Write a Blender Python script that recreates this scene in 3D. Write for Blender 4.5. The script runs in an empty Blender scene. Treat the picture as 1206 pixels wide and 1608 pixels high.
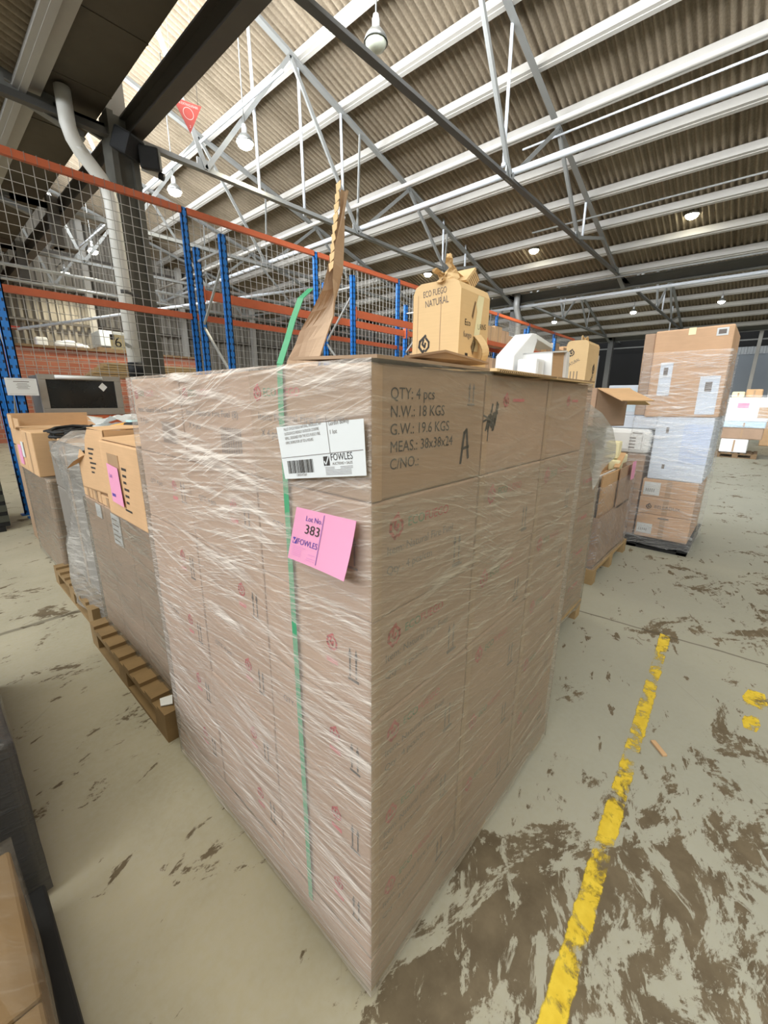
import bpy, bmesh, math, random
from mathutils import Vector, Matrix, noise

random.seed(7)
S = bpy.context.scene
COL = S.collection

# ------------------------------------------------------------------ camera, sky, daylight, exposure
EYE = Vector((0.0, 0.0, 1.62))
FPX = 645.0
PITCH = math.atan(176.0 / FPX)
ROLL = math.radians(0.5)
HEAD = math.atan(597.0 / math.hypot(FPX, 176.0))
fw = Vector((math.cos(HEAD) * math.cos(PITCH), math.sin(HEAD) * math.cos(PITCH), -math.sin(PITCH)))
rt0 = Vector((math.sin(HEAD), -math.cos(HEAD), 0.0))
up0 = rt0.cross(fw)
rt = rt0 * math.cos(ROLL) + up0 * math.sin(ROLL)
up = up0 * math.cos(ROLL) - rt0 * math.sin(ROLL)
cd = bpy.data.cameras.new('camera')
cam = bpy.data.objects.new('camera', cd)
COL.objects.link(cam)
cam.matrix_world = Matrix(((rt.x, up.x, -fw.x, EYE.x), (rt.y, up.y, -fw.y, EYE.y), (rt.z, up.z, -fw.z, EYE.z), (0, 0, 0, 1)))
cd.sensor_fit = 'VERTICAL'
cd.sensor_height = 36.0
cd.lens = 36.0 * FPX / 1608.0
cd.clip_start = 0.02
cd.clip_end = 200
S.camera = cam

W = bpy.data.worlds.new('sky')
S.world = W
W.use_nodes = True
bg = W.node_tree.nodes['Background']
bg.inputs[0].default_value = (0.86, 0.93, 1.0, 1)
bg.inputs[1].default_value = 0.95

def area(name, loc, rot, sx, sy, energy, col):
    l = bpy.data.lights.new(name, 'AREA')
    l.shape = 'RECTANGLE'; l.size = sx; l.size_y = sy; l.energy = energy; l.color = col
    o = bpy.data.objects.new(name, l); COL.objects.link(o)
    o.location = loc; o.rotation_euler = rot
    return o
# daylight through the saw-tooth glazing strips (each faces +X, tilted a little down)
for bx, en, tilt in ((-12.15, 4300, -78), (3.2, 6000, -104), (18.5, 2400, -104), (33.8, 600, -90)):
    area('glazing_daylight', (bx, 6.5, 8.2), (0, math.radians(tilt), 0), 3.2, 25.0, en * .9, (0.93, 0.96, 1.0))
# added overhead fill for the floor and the pile's right side, no fixtures there
area('aisle_fill', (1.2, -3.0, 5.9), (0, 0, 0), 5.0, 4.0, 260, (1.0, .93, .78))
area('aisle_fill', (-2.0, 2.5, 5.9), (0, 0, 0), 4.0, 7.0, 260, (1.0, .93, .76))
S.view_settings.view_transform = 'Standard'
S.view_settings.look = 'None'
S.view_settings.gamma = 1.0
S.view_settings.use_curve_mapping = False
S.view_settings.exposure = 0.0
S.cycles.max_bounces = 8
S.cycles.transparent_max_bounces = 24

# ------------------------------------------------------------------ helpers
class MB:
    def __init__(s): s.v = []; s.f = []; s.m = []; s.sm = []
    def add(s, vs, fs, mi=0, smooth=False):
        b = len(s.v); s.v += [tuple(v) for v in vs]
        for f in fs:
            s.f.append(tuple(b + i for i in f)); s.m.append(mi); s.sm.append(smooth)
        return s
    def box(s, a, b, mi=0, M=None):
        x0, y0, z0 = a; x1, y1, z1 = b
        vs = [Vector(p) for p in ((x0, y0, z0), (x1, y0, z0), (x1, y1, z0), (x0, y1, z0), (x0, y0, z1), (x1, y0, z1), (x1, y1, z1), (x0, y1, z1))]
        if M: vs = [M @ v for v in vs]
        return s.add(vs, [(0, 3, 2, 1), (4, 5, 6, 7), (0, 1, 5, 4), (1, 2, 6, 5), (2, 3, 7, 6), (3, 0, 4, 7)], mi)
    def frame(s, p, q, hint=(0, 0, 1)):
        d = (Vector(q) - Vector(p)).normalized(); h = Vector(hint)
        if abs(d.dot(h)) > 0.98: h = Vector((0, 1, 0)) if abs(d.y) < .9 else Vector((1, 0, 0))
        a = d.cross(h).normalized(); b = a.cross(d).normalized()
        return d, a, b
    def bar(s, p, q, w, h, mi=0, hint=(0, 0, 1)):
        p = Vector(p); q = Vector(q); d, a, b = s.frame(p, q, hint)
        vs = [c + a * (w / 2 * i) + b * (h / 2 * j) for c in (p, q) for i, j in ((-1, -1), (1, -1), (1, 1), (-1, 1))]
        return s.add(vs, [(0, 1, 2, 3), (7, 6, 5, 4), (0, 4, 5, 1), (1, 5, 6, 2), (2, 6, 7, 3), (3, 7, 4, 0)], mi)
    def angle(s, p, q, w, t=0.012, mi=0, hint=(0, 0, 1)):
        # rolled angle section: a flat leg and an upright leg
        p = Vector(p); q = Vector(q); d, a, b = s.frame(p, q, hint)
        s.bar(p - b * (w / 2 - t / 2), q - b * (w / 2 - t / 2), w, t, mi, hint)
        return s.bar(p - a * 0 + b * (t / 2), q + b * (t / 2), t, w - t, mi, hint)
    def tube(s, pts, r, n=8, mi=0, cap=True, smooth=True):
        pts = [Vector(p) for p in pts]; rings = []
        for i, p in enumerate(pts):
            d = (pts[min(i + 1, len(pts) - 1)] - pts[max(i - 1, 0)]).normalized()
            h = Vector((0, 0, 1)) if abs(d.z) < .9 else Vector((1, 0, 0))
            a = d.cross(h).normalized(); b = a.cross(d).normalized()
            rr = r[i] if isinstance(r, (list, tuple)) else r
            rings.append([p + (a * math.cos(t) + b * math.sin(t)) * rr for t in [2 * math.pi * k / n for k in range(n)]])
        vs = [v for R in rings for v in R]; fs = []
        for i in range(len(rings) - 1):
            for k in range(n):
                fs.append((i * n + k, i * n + (k + 1) % n, (i + 1) * n + (k + 1) % n, (i + 1) * n + k))
        if cap: fs += [tuple(range(n))[::-1], tuple((len(rings) - 1) * n + k for k in range(n))]
        return s.add(vs, fs, mi, smooth)
    def lathe(s, c, prof, n=24, mi=0):
        c = Vector(c); vs = []; fs = []
        for r, z in prof:
            vs += [c + Vector((r * math.cos(2 * math.pi * k / n), r * math.sin(2 * math.pi * k / n), z)) for k in range(n)]
        for i in range(len(prof) - 1):
            for k in range(n):
                fs.append((i * n + k, i * n + (k + 1) % n, (i + 1) * n + (k + 1) % n, (i + 1) * n + k))
        return s.add(vs, fs, mi, True)
    def sheet(s, poly, n, t, mi=0):
        # a planar outline given thickness t along n
        n = Vector(n).normalized(); P = [Vector(p) for p in poly]; k = len(P)
        vs = P + [p + n * t for p in P]
        fs = [tuple(range(k))[::-1], tuple(range(k, 2 * k))] + [(i, (i + 1) % k, k + (i + 1) % k, k + i) for i in range(k)]
        return s.add(vs, fs, mi)
    def build(s, name, mats, parent=None, bevel=0, solid=0):
        me = bpy.data.meshes.new(name)
        me.from_pydata(s.v, [], s.f)
        if not isinstance(mats, (list, tuple)): mats = [mats]
        for m in mats: me.materials.append(m)
        for p, mi, sm in zip(me.polygons, s.m, s.sm): p.material_index = mi; p.use_smooth = sm
        me.update()
        o = bpy.data.objects.new(name, me); COL.objects.link(o)
        if parent:
            o.parent = parent; o.matrix_parent_inverse = parent.matrix_basis.inverted()
        if bevel:
            b = o.modifiers.new('bevel', 'BEVEL'); b.width = bevel; b.segments = 2; b.limit_method = 'ANGLE'
        return o

def tag(o, label, cat, group=None, kind=None):
    o['label'] = label; o['category'] = cat
    if group: o['group'] = group
    if kind: o['kind'] = kind
    return o
def thing(name, loc, label, cat, group=None):
    o = bpy.data.objects.new(name, None); COL.objects.link(o); o.location = loc
    o.empty_display_size = 0.1
    return tag(o, label, cat, group)
def structure(o):
    o['kind'] = 'structure'; return o
def copy_tree(o, parent=None):
    c = o.copy(); COL.objects.link(c)
    if parent: c.parent = parent
    for ch in list(o.children): copy_tree(ch, c)
    return c
def rotz(a, c):
    return Matrix.Translation(Vector(c)) @ Matrix.Rotation(a, 4, 'Z')

# ------------------------------------------------------------------ materials
class NT:
    def __init__(s, name):
        s.mat = bpy.data.materials.new(name); s.mat.use_nodes = True
        s.t = s.mat.node_tree; s.b = s.t.nodes['Principled BSDF']; s.out = s.t.nodes['Material Output']
    def n(s, typ, **kw):
        x = s.t.nodes.new(typ)
        for k, v in kw.items():
            if k.startswith('i_'): x.inputs[k[2:].replace('_', ' ')].default_value = v
            else: setattr(x, k, v)
        return x
    def l(s, a, b): s.t.links.new(a, b)
    def val(s, x, inp):
        if isinstance(x, (int, float)): inp.default_value = x
        else: s.l(x, inp)
    def math(s, op, a, b=0.0, clamp=False):
        x = s.t.nodes.new('ShaderNodeMath'); x.operation = op; x.use_clamp = clamp
        s.val(a, x.inputs[0]); s.val(b, x.inputs[1]); return x.outputs[0]
    def pos(s):
        g = s.n('ShaderNodeTexCoord'); x = s.n('ShaderNodeSeparateXYZ'); s.l(g.outputs['Object'], x.inputs[0])
        return g.outputs['Object'], x.outputs[0], x.outputs[1], x.outputs[2]
    def vec(s, a, b, c):
        x = s.n('ShaderNodeCombineXYZ')
        for i, q in enumerate((a, b, c)): s.val(q, x.inputs[i])
        return x.outputs[0]
    def noise(s, v, scale, detail=4, rough=.5, dist=0):
        x = s.n('ShaderNodeTexNoise'); x.inputs['Scale'].default_value = scale; x.inputs['Detail'].default_value = detail
        x.inputs['Roughness'].default_value = rough; x.inputs['Distortion'].default_value = dist
        if v is not None: s.l(v, x.inputs['Vector'])
        return x.outputs['Fac']
    def ramp(s, f, lo, hi, a=0.0, b=1.0):
        x = s.n('ShaderNodeMapRange'); x.clamp = True
        s.val(f, x.inputs[0]); x.inputs[1].default_value = lo; x.inputs[2].default_value = hi
        x.inputs[3].default_value = a; x.inputs[4].default_value = b; return x.outputs[0]
    def mix(s, f, a, b):
        x = s.n('ShaderNodeMix'); x.data_type = 'RGBA'
        s.val(f, x.inputs[0])
        for q, i in ((a, 6), (b, 7)):
            if isinstance(q, tuple): x.inputs[i].default_value = (*q[:3], 1)
            else: s.l(q, x.inputs[i])
        return x.outputs[2]
    def col(s, c):
        if isinstance(c, tuple): s.b.inputs['Base Color'].default_value = (*c[:3], 1)
        else: s.l(c, s.b.inputs['Base Color'])
    def bump(s, h, st=.3, d=.01):
        x = s.n('ShaderNodeBump'); x.inputs['Strength'].default_value = st; x.inputs['Distance'].default_value = d
        s.l(h, x.inputs['Height']); s.l(x.outputs[0], s.b.inputs['Normal']); return x.outputs[0]

def plain(name, c, rough=.6, metal=0.0, var=.12, scale=12, spec=.5):
    m = NT(name); v, x, y, z = m.pos()
    f = m.noise(v, scale, 5, .6)
    m.col(m.mix(f, tuple(q * (1 - var) for q in c), tuple(min(1, q * (1 + var)) for q in c)))
    m.b.inputs['Roughness'].default_value = rough; m.b.inputs['Metallic'].default_value = metal
    m.b.inputs['Specular IOR Level'].default_value = spec
    return m.mat
def kraft(name, c, var=.1):
    m = NT(name); v, x, y, z = m.pos()
    f1 = m.noise(v, 3.0, 4, .6)
    fv = m.vec(m.math('MULTIPLY', x, 8.0), m.math('MULTIPLY', y, 8.0), m.math('MULTIPLY', z, 160.0))
    f2 = m.noise(fv, 1.0, 2, .5)
    f = m.math('ADD', m.math('MULTIPLY', f1, .7), m.math('MULTIPLY', f2, .3))
    m.col(m.mix(m.ramp(f, .3, .7), tuple(q * (1 - var) for q in c), tuple(min(1, q * (1 + var)) for q in c)))
    m.b.inputs['Roughness'].default_value = .75; m.b.inputs['Specular IOR Level'].default_value = .25
    m.bump(f2, .08, .002)
    return m.mat
def emit(name, c, st):
    m = NT(name); m.b.inputs['Base Color'].default_value = (*c, 1)
    m.b.inputs['Emission Color'].default_value = (*c, 1); m.b.inputs['Emission Strength'].default_value = st
    return m.mat
def film(name, base, streak, tint=(.9, .88, .86), seed=0.0, rough=.2, dens=1.0, tilt=.10, base_z=0.0, top=None):
    # stretch wrap: mostly clear, whitened where stretched folds run along it
    m = NT(name); v, x, y, z = m.pos()
    s = m.math('SUBTRACT', m.math('ADD', x, y), seed)
    low = m.noise(v, 1.6, 2, .5)
    def layer(tl, sc, fs, amp):
        zz = m.math('ADD', m.math('ADD', z, m.math('MULTIPLY', s, tl)), m.math('MULTIPLY', low, amp))
        vv = m.vec(m.math('MULTIPLY', s, fs), m.math('MULTIPLY', low, 2.0), m.math('MULTIPLY', zz, sc))
        return m.noise(vv, 1.0, 5, .62)
    a = layer(tilt, 85 * dens, 2.2, .03)
    b = layer(-tilt * 1.3, 34 * dens, 1.5, .10)
    c = layer(tilt * 3.0, 170 * dens, 4.5, .12)
    patch = m.ramp(m.noise(v, 2.1, 4, .6), .36, .64)
    k = m.math('ADD', m.math('MULTIPLY', m.ramp(a, .50, .66), .75), m.math('MULTIPLY', m.ramp(b, .52, .68), .8))
    k = m.math('ADD', k, m.math('MULTIPLY', m.ramp(c, .54, .68), .8))
    k = m.math('MULTIPLY', k, m.math('ADD', m.math('MULTIPLY', patch, .75), .35))
    lw = m.n('ShaderNodeLayerWeight'); lw.inputs[0].default_value = .25
    al = m.math('ADD', m.math('MULTIPLY', m.math('MULTIPLY', k, streak), m.ramp(z, 0.0, 1.6, .62, 1.0)), base)  # streaks fade downward: light falling off towards the floor put into the opacity
    al = m.math('ADD', al, m.math('MULTIPLY', lw.outputs['Fresnel'], .22), True)
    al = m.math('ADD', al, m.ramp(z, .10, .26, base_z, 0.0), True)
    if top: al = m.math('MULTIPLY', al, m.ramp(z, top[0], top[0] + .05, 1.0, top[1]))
    m.b.inputs['Base Color'].default_value = (*tint, 1)
    m.b.inputs['Roughness'].default_value = rough
    m.b.inputs['Specular IOR Level'].default_value = .7
    h = m.math('ADD', m.math('MULTIPLY', a, .6), m.math('ADD', m.math('MULTIPLY', c, .5), b))
    m.bump(h, .55, .012)
    tr = m.n('ShaderNodeBsdfTransparent'); mx = m.n('ShaderNodeMixShader')
    m.l(al, mx.inputs[0]); m.l(tr.outputs[0], mx.inputs[1]); m.l(m.b.outputs[0], mx.inputs[2]); m.l(mx.outputs[0], m.out.inputs[0])
    return m.mat

K_PILE = kraft('kraft_board', (.41, .285, .20))
K_DARK = kraft('kraft_dark', (.36, .25, .165))
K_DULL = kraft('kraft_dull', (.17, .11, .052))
K_TAN = kraft('kraft_tan', (.58, .38, .215))
K_LIGHT = kraft('kraft_light', (.70, .51, .28), .06)
K_TORN = kraft('kraft_torn', (.50, .37, .26))
K_ORANGE = kraft('kraft_orange', (.58, .38, .24))
FLUTE = plain('flute', (.16, .10, .05), .9)
TAPE = plain('tape', (.42, .28, .17), .3, var=.05)
INK = plain('ink_black', (.035, .032, .03), .6, var=.05)
INK_G = plain('ink_grey', (.16, .14, .13), .7, var=.05)
INK_R = plain('ink_red', (.45, .03, .04), .6, var=.05)
INK_RP = plain('ink_red_pale', (.55, .13, .14), .6, var=.05)
INK_GR = plain('ink_green', (.08, .22, .12), .6, var=.05)
INK_B = plain('ink_blue', (.10, .06, .35), .6, var=.05)
PAPER = plain('paper_white', (.66, .70, .72), .5, var=.02, spec=.3)
PAPER_B = plain('paper_bluish', (.66, .74, .86), .5, var=.03)
PINK = plain('paper_pink', (.74, .33, .51), .6, var=.02, spec=.2)
WHITE = plain('white_board', (.80, .82, .82), .55, var=.03)
FOAM = plain('foam_white', (.82, .85, .88), .8, var=.03, scale=60)
CREAM = plain('foam_cream', (.82, .78, .52), .8, var=.05)
STRAP = plain('strap_green', (.06, .33, .17), .35, var=.1)
WOOD = plain('pallet_wood', (.38, .265, .13), .8, var=.3, scale=7)
WOOD_B = plain('pallet_wood_brown', (.25, .165, .075), .85, var=.35, scale=7)
WOOD_D = plain('pallet_wood_dark', (.20, .13, .07), .85, var=.3, scale=7)
BLACK_P = plain('black_plastic', (.016, .017, .018), .6, var=.3, spec=.3)
def slotted(name, c):
    m = NT(name); tc = m.n('ShaderNodeTexCoord'); x = m.n('ShaderNodeSeparateXYZ'); m.l(tc.outputs['Generated'], x.inputs[0])
    v, wx, wy, wz = m.pos()
    gx = m.math('ABSOLUTE', m.math('SUBTRACT', m.math('ABSOLUTE', m.math('SUBTRACT', x.outputs[0], .5)), .25))
    a = m.math('LESS_THAN', gx, .10)
    gy = m.math('LESS_THAN', m.math('ABSOLUTE', m.math('SUBTRACT', x.outputs[1], .5)), .14)
    b = m.math('LESS_THAN', m.math('ABSOLUTE', m.math('SUBTRACT', m.math('FRACT', m.math('MULTIPLY', wz, 10.0)), .5)), .17)
    m.col(m.mix(m.math('MULTIPLY', m.math('MAXIMUM', a, gy), b), c, (.01, .02, .05)))
    m.b.inputs['Roughness'].default_value = .4
    return m.mat
BLUE = slotted('rack_blue', (.015, .17, .56))
ORANGE = plain('rack_orange', (.50, .115, .045), .5, var=.12)
GALV = plain('galvanised', (.42, .43, .42), .45, .35, var=.1)
MESHW = plain('mesh_wire', (.42, .41, .385), .5, .2)
STEEL = plain('painted_steel', (.20, .205, .195), .55, var=.1, scale=3)
STEEL_D = plain('dark_steel', (.075, .066, .055), .6, var=.2, scale=3)
STEEL_M = plain('mid_steel', (.09, .09, .085), .55, var=.12, scale=3)
PURLIN = plain('purlin_paint', (.37, .355, .32), .6, var=.08, scale=4)
TUBEW = plain('white_tube', (.50, .53, .56), .35, var=.04)
PVC = plain('white_pipe', (.72, .72, .67), .4, var=.05, scale=3)
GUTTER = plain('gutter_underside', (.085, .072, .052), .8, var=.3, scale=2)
CONC = plain('column_concrete', (.12, .118, .10), .85, var=.25, scale=5)
STAINL = plain('brushed_steel', (.36, .34, .31), .4, .55, var=.08)
GLASSD = plain('oven_glass', (.012, .014, .015), .12, var=.3, scale=5)
POLY = plain('poly_sheet', (.75, .78, .80), .3, var=.1)
RED = plain('sign_red', (.36, .04, .026), .5, var=.06)
YEL_S = plain('sign_yellow', (.72, .62, .36), .6, var=.05)
BUFF = plain('yellow_paint', (.78, .62, .03), .7, var=.1)
LAMP_E = emit('lamp_glow', (1.0, .96, .76), 40)
ALU = plain('reflector', (.30, .31, .30), .3, .8)

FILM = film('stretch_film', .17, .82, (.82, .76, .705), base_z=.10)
FILM_R = film('stretch_film_shaded', .28, .55, (.54, .495, .40), seed=3.1, base_z=.10, top=(1.41, .42))
FILM_W = film('stretch_film_white', .08, .60, (.9, .92, .95), seed=8.0)
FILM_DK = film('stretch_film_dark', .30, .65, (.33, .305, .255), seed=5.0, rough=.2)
FILM_BAG = film('plastic_bag', .34, .6, (.52, .505, .47), seed=2.0, dens=.5)
FILM_BLK = film('black_film', .86, .14, (.05, .052, .055), seed=6.0, rough=.18)

# ------------------------------------------------------------------ floor
def floor_material():
    m = NT('worn_painted_concrete'); v, x, y, z = m.pos()
    base = m.mix(m.ramp(m.noise(v, 1.1, 6, .65), .3, .7), (.32, .30, .215), (.45, .42, .315))
    fine = m.noise(v, 38, 4, .6)
    base = m.mix(m.ramp(fine, .35, .75), base, m.mix(.5, base, (.42, .41, .36)))
    cool = m.ramp(m.math('SUBTRACT', x, m.math('MULTIPLY', y, .8)), -.3, 1.6)
    base = m.mix(m.math('MULTIPLY', cool, .55), base, (.30, .325, .295))  # warm lamp light at left, cooler at right, put into the floor colour
    # paint worn away: streaky chips along the aisle and big bare patches beside the pile
    vs = m.vec(m.math('MULTIPLY', m.math('ADD', x, m.math('MULTIPLY', y, .35)), 2.4), m.math('MULTIPLY', m.math('SUBTRACT', y, m.math('MULTIPLY', x, .30)), 7.0), 0.0)
    chip = m.noise(vs, 1.5, 7, .62, .3)
    chips = m.ramp(chip, .630, .652)
    vb = m.vec(m.math('MULTIPLY', x, 1.3), m.math('MULTIPLY', m.math('ADD', y, m.math('MULTIPLY', x, .25)), 2.0), 3.7)
    big = m.noise(vb, 1.7, 13, .72, .5)
    def blob(cx, cy, r):
        d = m.math('SQRT', m.math('ADD', m.math('POWER', m.math('SUBTRACT', x, cx), 2.0), m.math('POWER', m.math('SUBTRACT', y, cy), 2.0)))
        return m.ramp(d, r * .25, r, 1.0, 0.0)
    bias = m.math('MAXIMUM', blob(1.15, .2, .75), m.math('MAXIMUM', blob(1.5, -.35, 1.1), m.math('MULTIPLY', blob(4.3, -1.2, 1.8), .8)))
    bigm = m.ramp(m.math('ADD', big, m.math('ADD', m.math('MULTIPLY', bias, .115), m.math('MULTIPLY', m.math('SUBTRACT', m.noise(vs, 5.0, 6, .7), .5), .22))), .59, .615)
    isl = m.noise(m.vec(m.math('MULTIPLY', m.math('ADD', x, m.math('MULTIPLY', y, .6)), 3.0), m.math('MULTIPLY', m.math('SUBTRACT', y, m.math('MULTIPLY', x, .5)), 6.5), 9.0), 1.4, 10, .7, .6)
    bigm = m.math('MULTIPLY', bigm, m.ramp(isl, .545, .575, 1.0, .0))
    worn = m.math('MAXIMUM', chips, bigm)
    brown = m.mix(m.ramp(m.noise(v, 9, 5, .6), .3, .7), (.10, .078, .048), (.165, .132, .085))
    c = m.mix(worn, base, brown)
    # scuffs and pour joints
    scv = m.vec(m.math('MULTIPLY', m.math('ADD', x, y), 1.0), m.math('MULTIPLY', m.math('SUBTRACT', x, y), 30.0), 0.0)
    scuff = m.ramp(m.noise(scv, .9, 3, .5), .68, .80, 0, .5)
    c = m.mix(scuff, c, (.16, .15, .12))
    wob = m.math('MULTIPLY', m.math('SUBTRACT', m.noise(v, 5, 3), .5), .03)
    j1 = m.ramp(m.math('ABSOLUTE', m.math('SUBTRACT', m.math('ADD', x, wob), m.math('SUBTRACT', 3.33, m.math('MULTIPLY', y, .08)))), .004, .012, .75, 0)
    j2 = m.ramp(m.math('ABSOLUTE', m.math('SUBTRACT', m.math('ADD', y, wob), 3.72)), .012, .03, .6, 0)
    c = m.mix(m.math('MAXIMUM', j1, j2), c, (.075, .065, .045))
    m.col(c)
    m.b.inputs['Roughness'].default_value = .5
    m.val(m.ramp(worn, 0, 1, .52, .62), m.b.inputs['Roughness'])
    m.b.inputs['Specular IOR Level'].default_value = .35
    m.bump(m.math('SUBTRACT', m.math('MULTIPLY', fine, .2), m.math('MULTIPLY', worn, .5)), .25, .003)
    return m.mat
f = MB().box((-14, -8, -.12), (37, 26, 0)).build('floor', floor_material())
structure(f)

def worn_paint(seed, lo=.44, hi=.52):
    m = NT('worn_yellow_paint'); v, x, y, z = m.pos()
    vv = m.vec(m.math('ADD', x, seed), y, 0.0)
    a = m.noise(vv, 11, 8, .68, .3); b = m.noise(vv, 2.2, 3, .5)
    k = m.math('ADD', m.math('MULTIPLY', a, .62), m.math('MULTIPLY', b, .38))
    m.col(m.mix(m.ramp(m.noise(vv, 24, 4), .3, .7), (.60, .42, .02), (.74, .56, .05)))
    m.b.inputs['Roughness'].default_value = .55
    tr = m.n('ShaderNodeBsdfTransparent'); mx = m.n('ShaderNodeMixShader')
    ed = m.math('ABSOLUTE', m.math('SUBTRACT', y, m.math('ADD', .0886, m.math('MULTIPLY', x, .0426)))) if seed == 0 else 0.0
    if seed == 0: k = m.math('SUBTRACT', k, m.ramp(ed, .028, .05, 0, .30))
    m.l(m.ramp(k, lo, hi), mx.inputs[0]); m.l(tr.outputs[0], mx.inputs[1]); m.l(m.b.outputs[0], mx.inputs[2]); m.l(mx.outputs[0], m.out.inputs[0])
    return m.mat
def stripe(name, pts, mat):
    mb = MB(); n = len(pts); vs = []
    for (x, y, w) in pts: vs += [(x, y - w / 2, .0012), (x, y + w / 2, .0012)]
    mb.add(vs, [(2 * i, 2 * i + 2, 2 * i + 3, 2 * i + 1) for i in range(n - 1)])
    return mb.build(name, mat)
pts = []
for i in range(40):
    t = i / 39; x = .62 + t * 2.70
    pts.append((x, .115 + .115 * t + .006 * math.sin(i * 1.7), .10))
tag(stripe('floor_line', pts, worn_paint(0.0)), 'long worn yellow painted line on the concrete floor beside the wrapped pile', 'floor line')
tag(stripe('floor_line', [(2.79, -.258, .07), (2.86, -.262, .11), (2.97, -.268, .07)], worn_paint(4.0, .46, .52)), 'small yellow paint patch on the floor at the right edge', 'floor line')
tag(stripe('floor_line', [(2.56, -.247, .05), (2.63, -.25, .075), (2.70, -.255, .05)], worn_paint(7.0, .48, .54)), 'fainter yellow paint speck just nearer than the small yellow patch', 'floor line')

# ------------------------------------------------------------------ roof: saw-tooth bays, each falling towards +X
SL = .275
PITCHY = .152
def roof_material():
    m = NT('corrugated_roof_sheet'); v, x, y, z = m.pos()
    vs = m.vec(m.math('MULTIPLY', x, .8), m.math('MULTIPLY', y, 9.0), 0.0)
    st = m.noise(vs, 1.0, 5, .6); bl = m.noise(v, .9, 5, .6); gr = m.noise(v, 26, 3, .6)
    f = m.math('ADD', m.math('MULTIPLY', st, .35), m.math('ADD', m.math('MULTIPLY', bl, .35), m.math('MULTIPLY', gr, .3)))
    c = m.mix(m.ramp(f, .32, .68), (.14, .11, .072), (.34, .285, .21))
    # sheet laps every few metres of Y
    lap = m.math('FRACT', m.math('MULTIPLY', y, 1 / 3.04))
    c = m.mix(m.ramp(m.math('ABSOLUTE', m.math('SUBTRACT', lap, .5)), .004, .012, .6, 0), c, (.12, .09, .06))
    m.col(c); m.b.inputs['Roughness'].default_value = .9; m.b.inputs['Specular IOR Level'].default_value = .15
    return m.mat
ROOFM = roof_material()
Y0, Y1 = -6.0, 24.0
def roof_sheet(name, xa, xb, za):
    mb = MB(); n = int((Y1 - Y0) / PITCHY * 6); nx = 2; vs = []; fs = []
    for i in range(n + 1):
        y = Y0 + (Y1 - Y0) * i / n
        dz = .05 * math.cos(2 * math.pi * y / PITCHY)
        for k in range(nx):
            x = xa + (xb - xa) * k / (nx - 1); vs.append((x, y, za - SL * (x - xa) + dz))
    for i in range(n):
        for k in range(nx - 1): fs.append((i * nx + k, i * nx + k + 1, (i + 1) * nx + k + 1, (i + 1) * nx + k))
    mb.add(vs, fs, 0, True); b = len(mb.v)
    # upper skin, so the sheet has thickness
    mb.add([(x, y, z + .05) for x, y, z in vs], [q[::-1] for q in fs], 0, True)
    return structure(mb.build(name, ROOFM))
TRUSS_Y = (4.56, 8.82, 13.08, 17.34, 21.6)
CH = 5.82
GLASS = NT('glazing'); GLASS.b.inputs['Base Color'].default_value = (.8, .88, .92, 1); GLASS.b.inputs['Roughness'].default_value = .2
_tr = GLASS.n('ShaderNodeBsdfTransparent'); _mx = GLASS.n('ShaderNodeMixShader'); _mx.inputs[0].default_value = .25
GLASS.l(_tr.outputs[0], _mx.inputs[1]); GLASS.l(GLASS.b.outputs[0], _mx.inputs[2]); GLASS.l(_mx.outputs[0], GLASS.out.inputs[0]); GLASS = GLASS.mat
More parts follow.
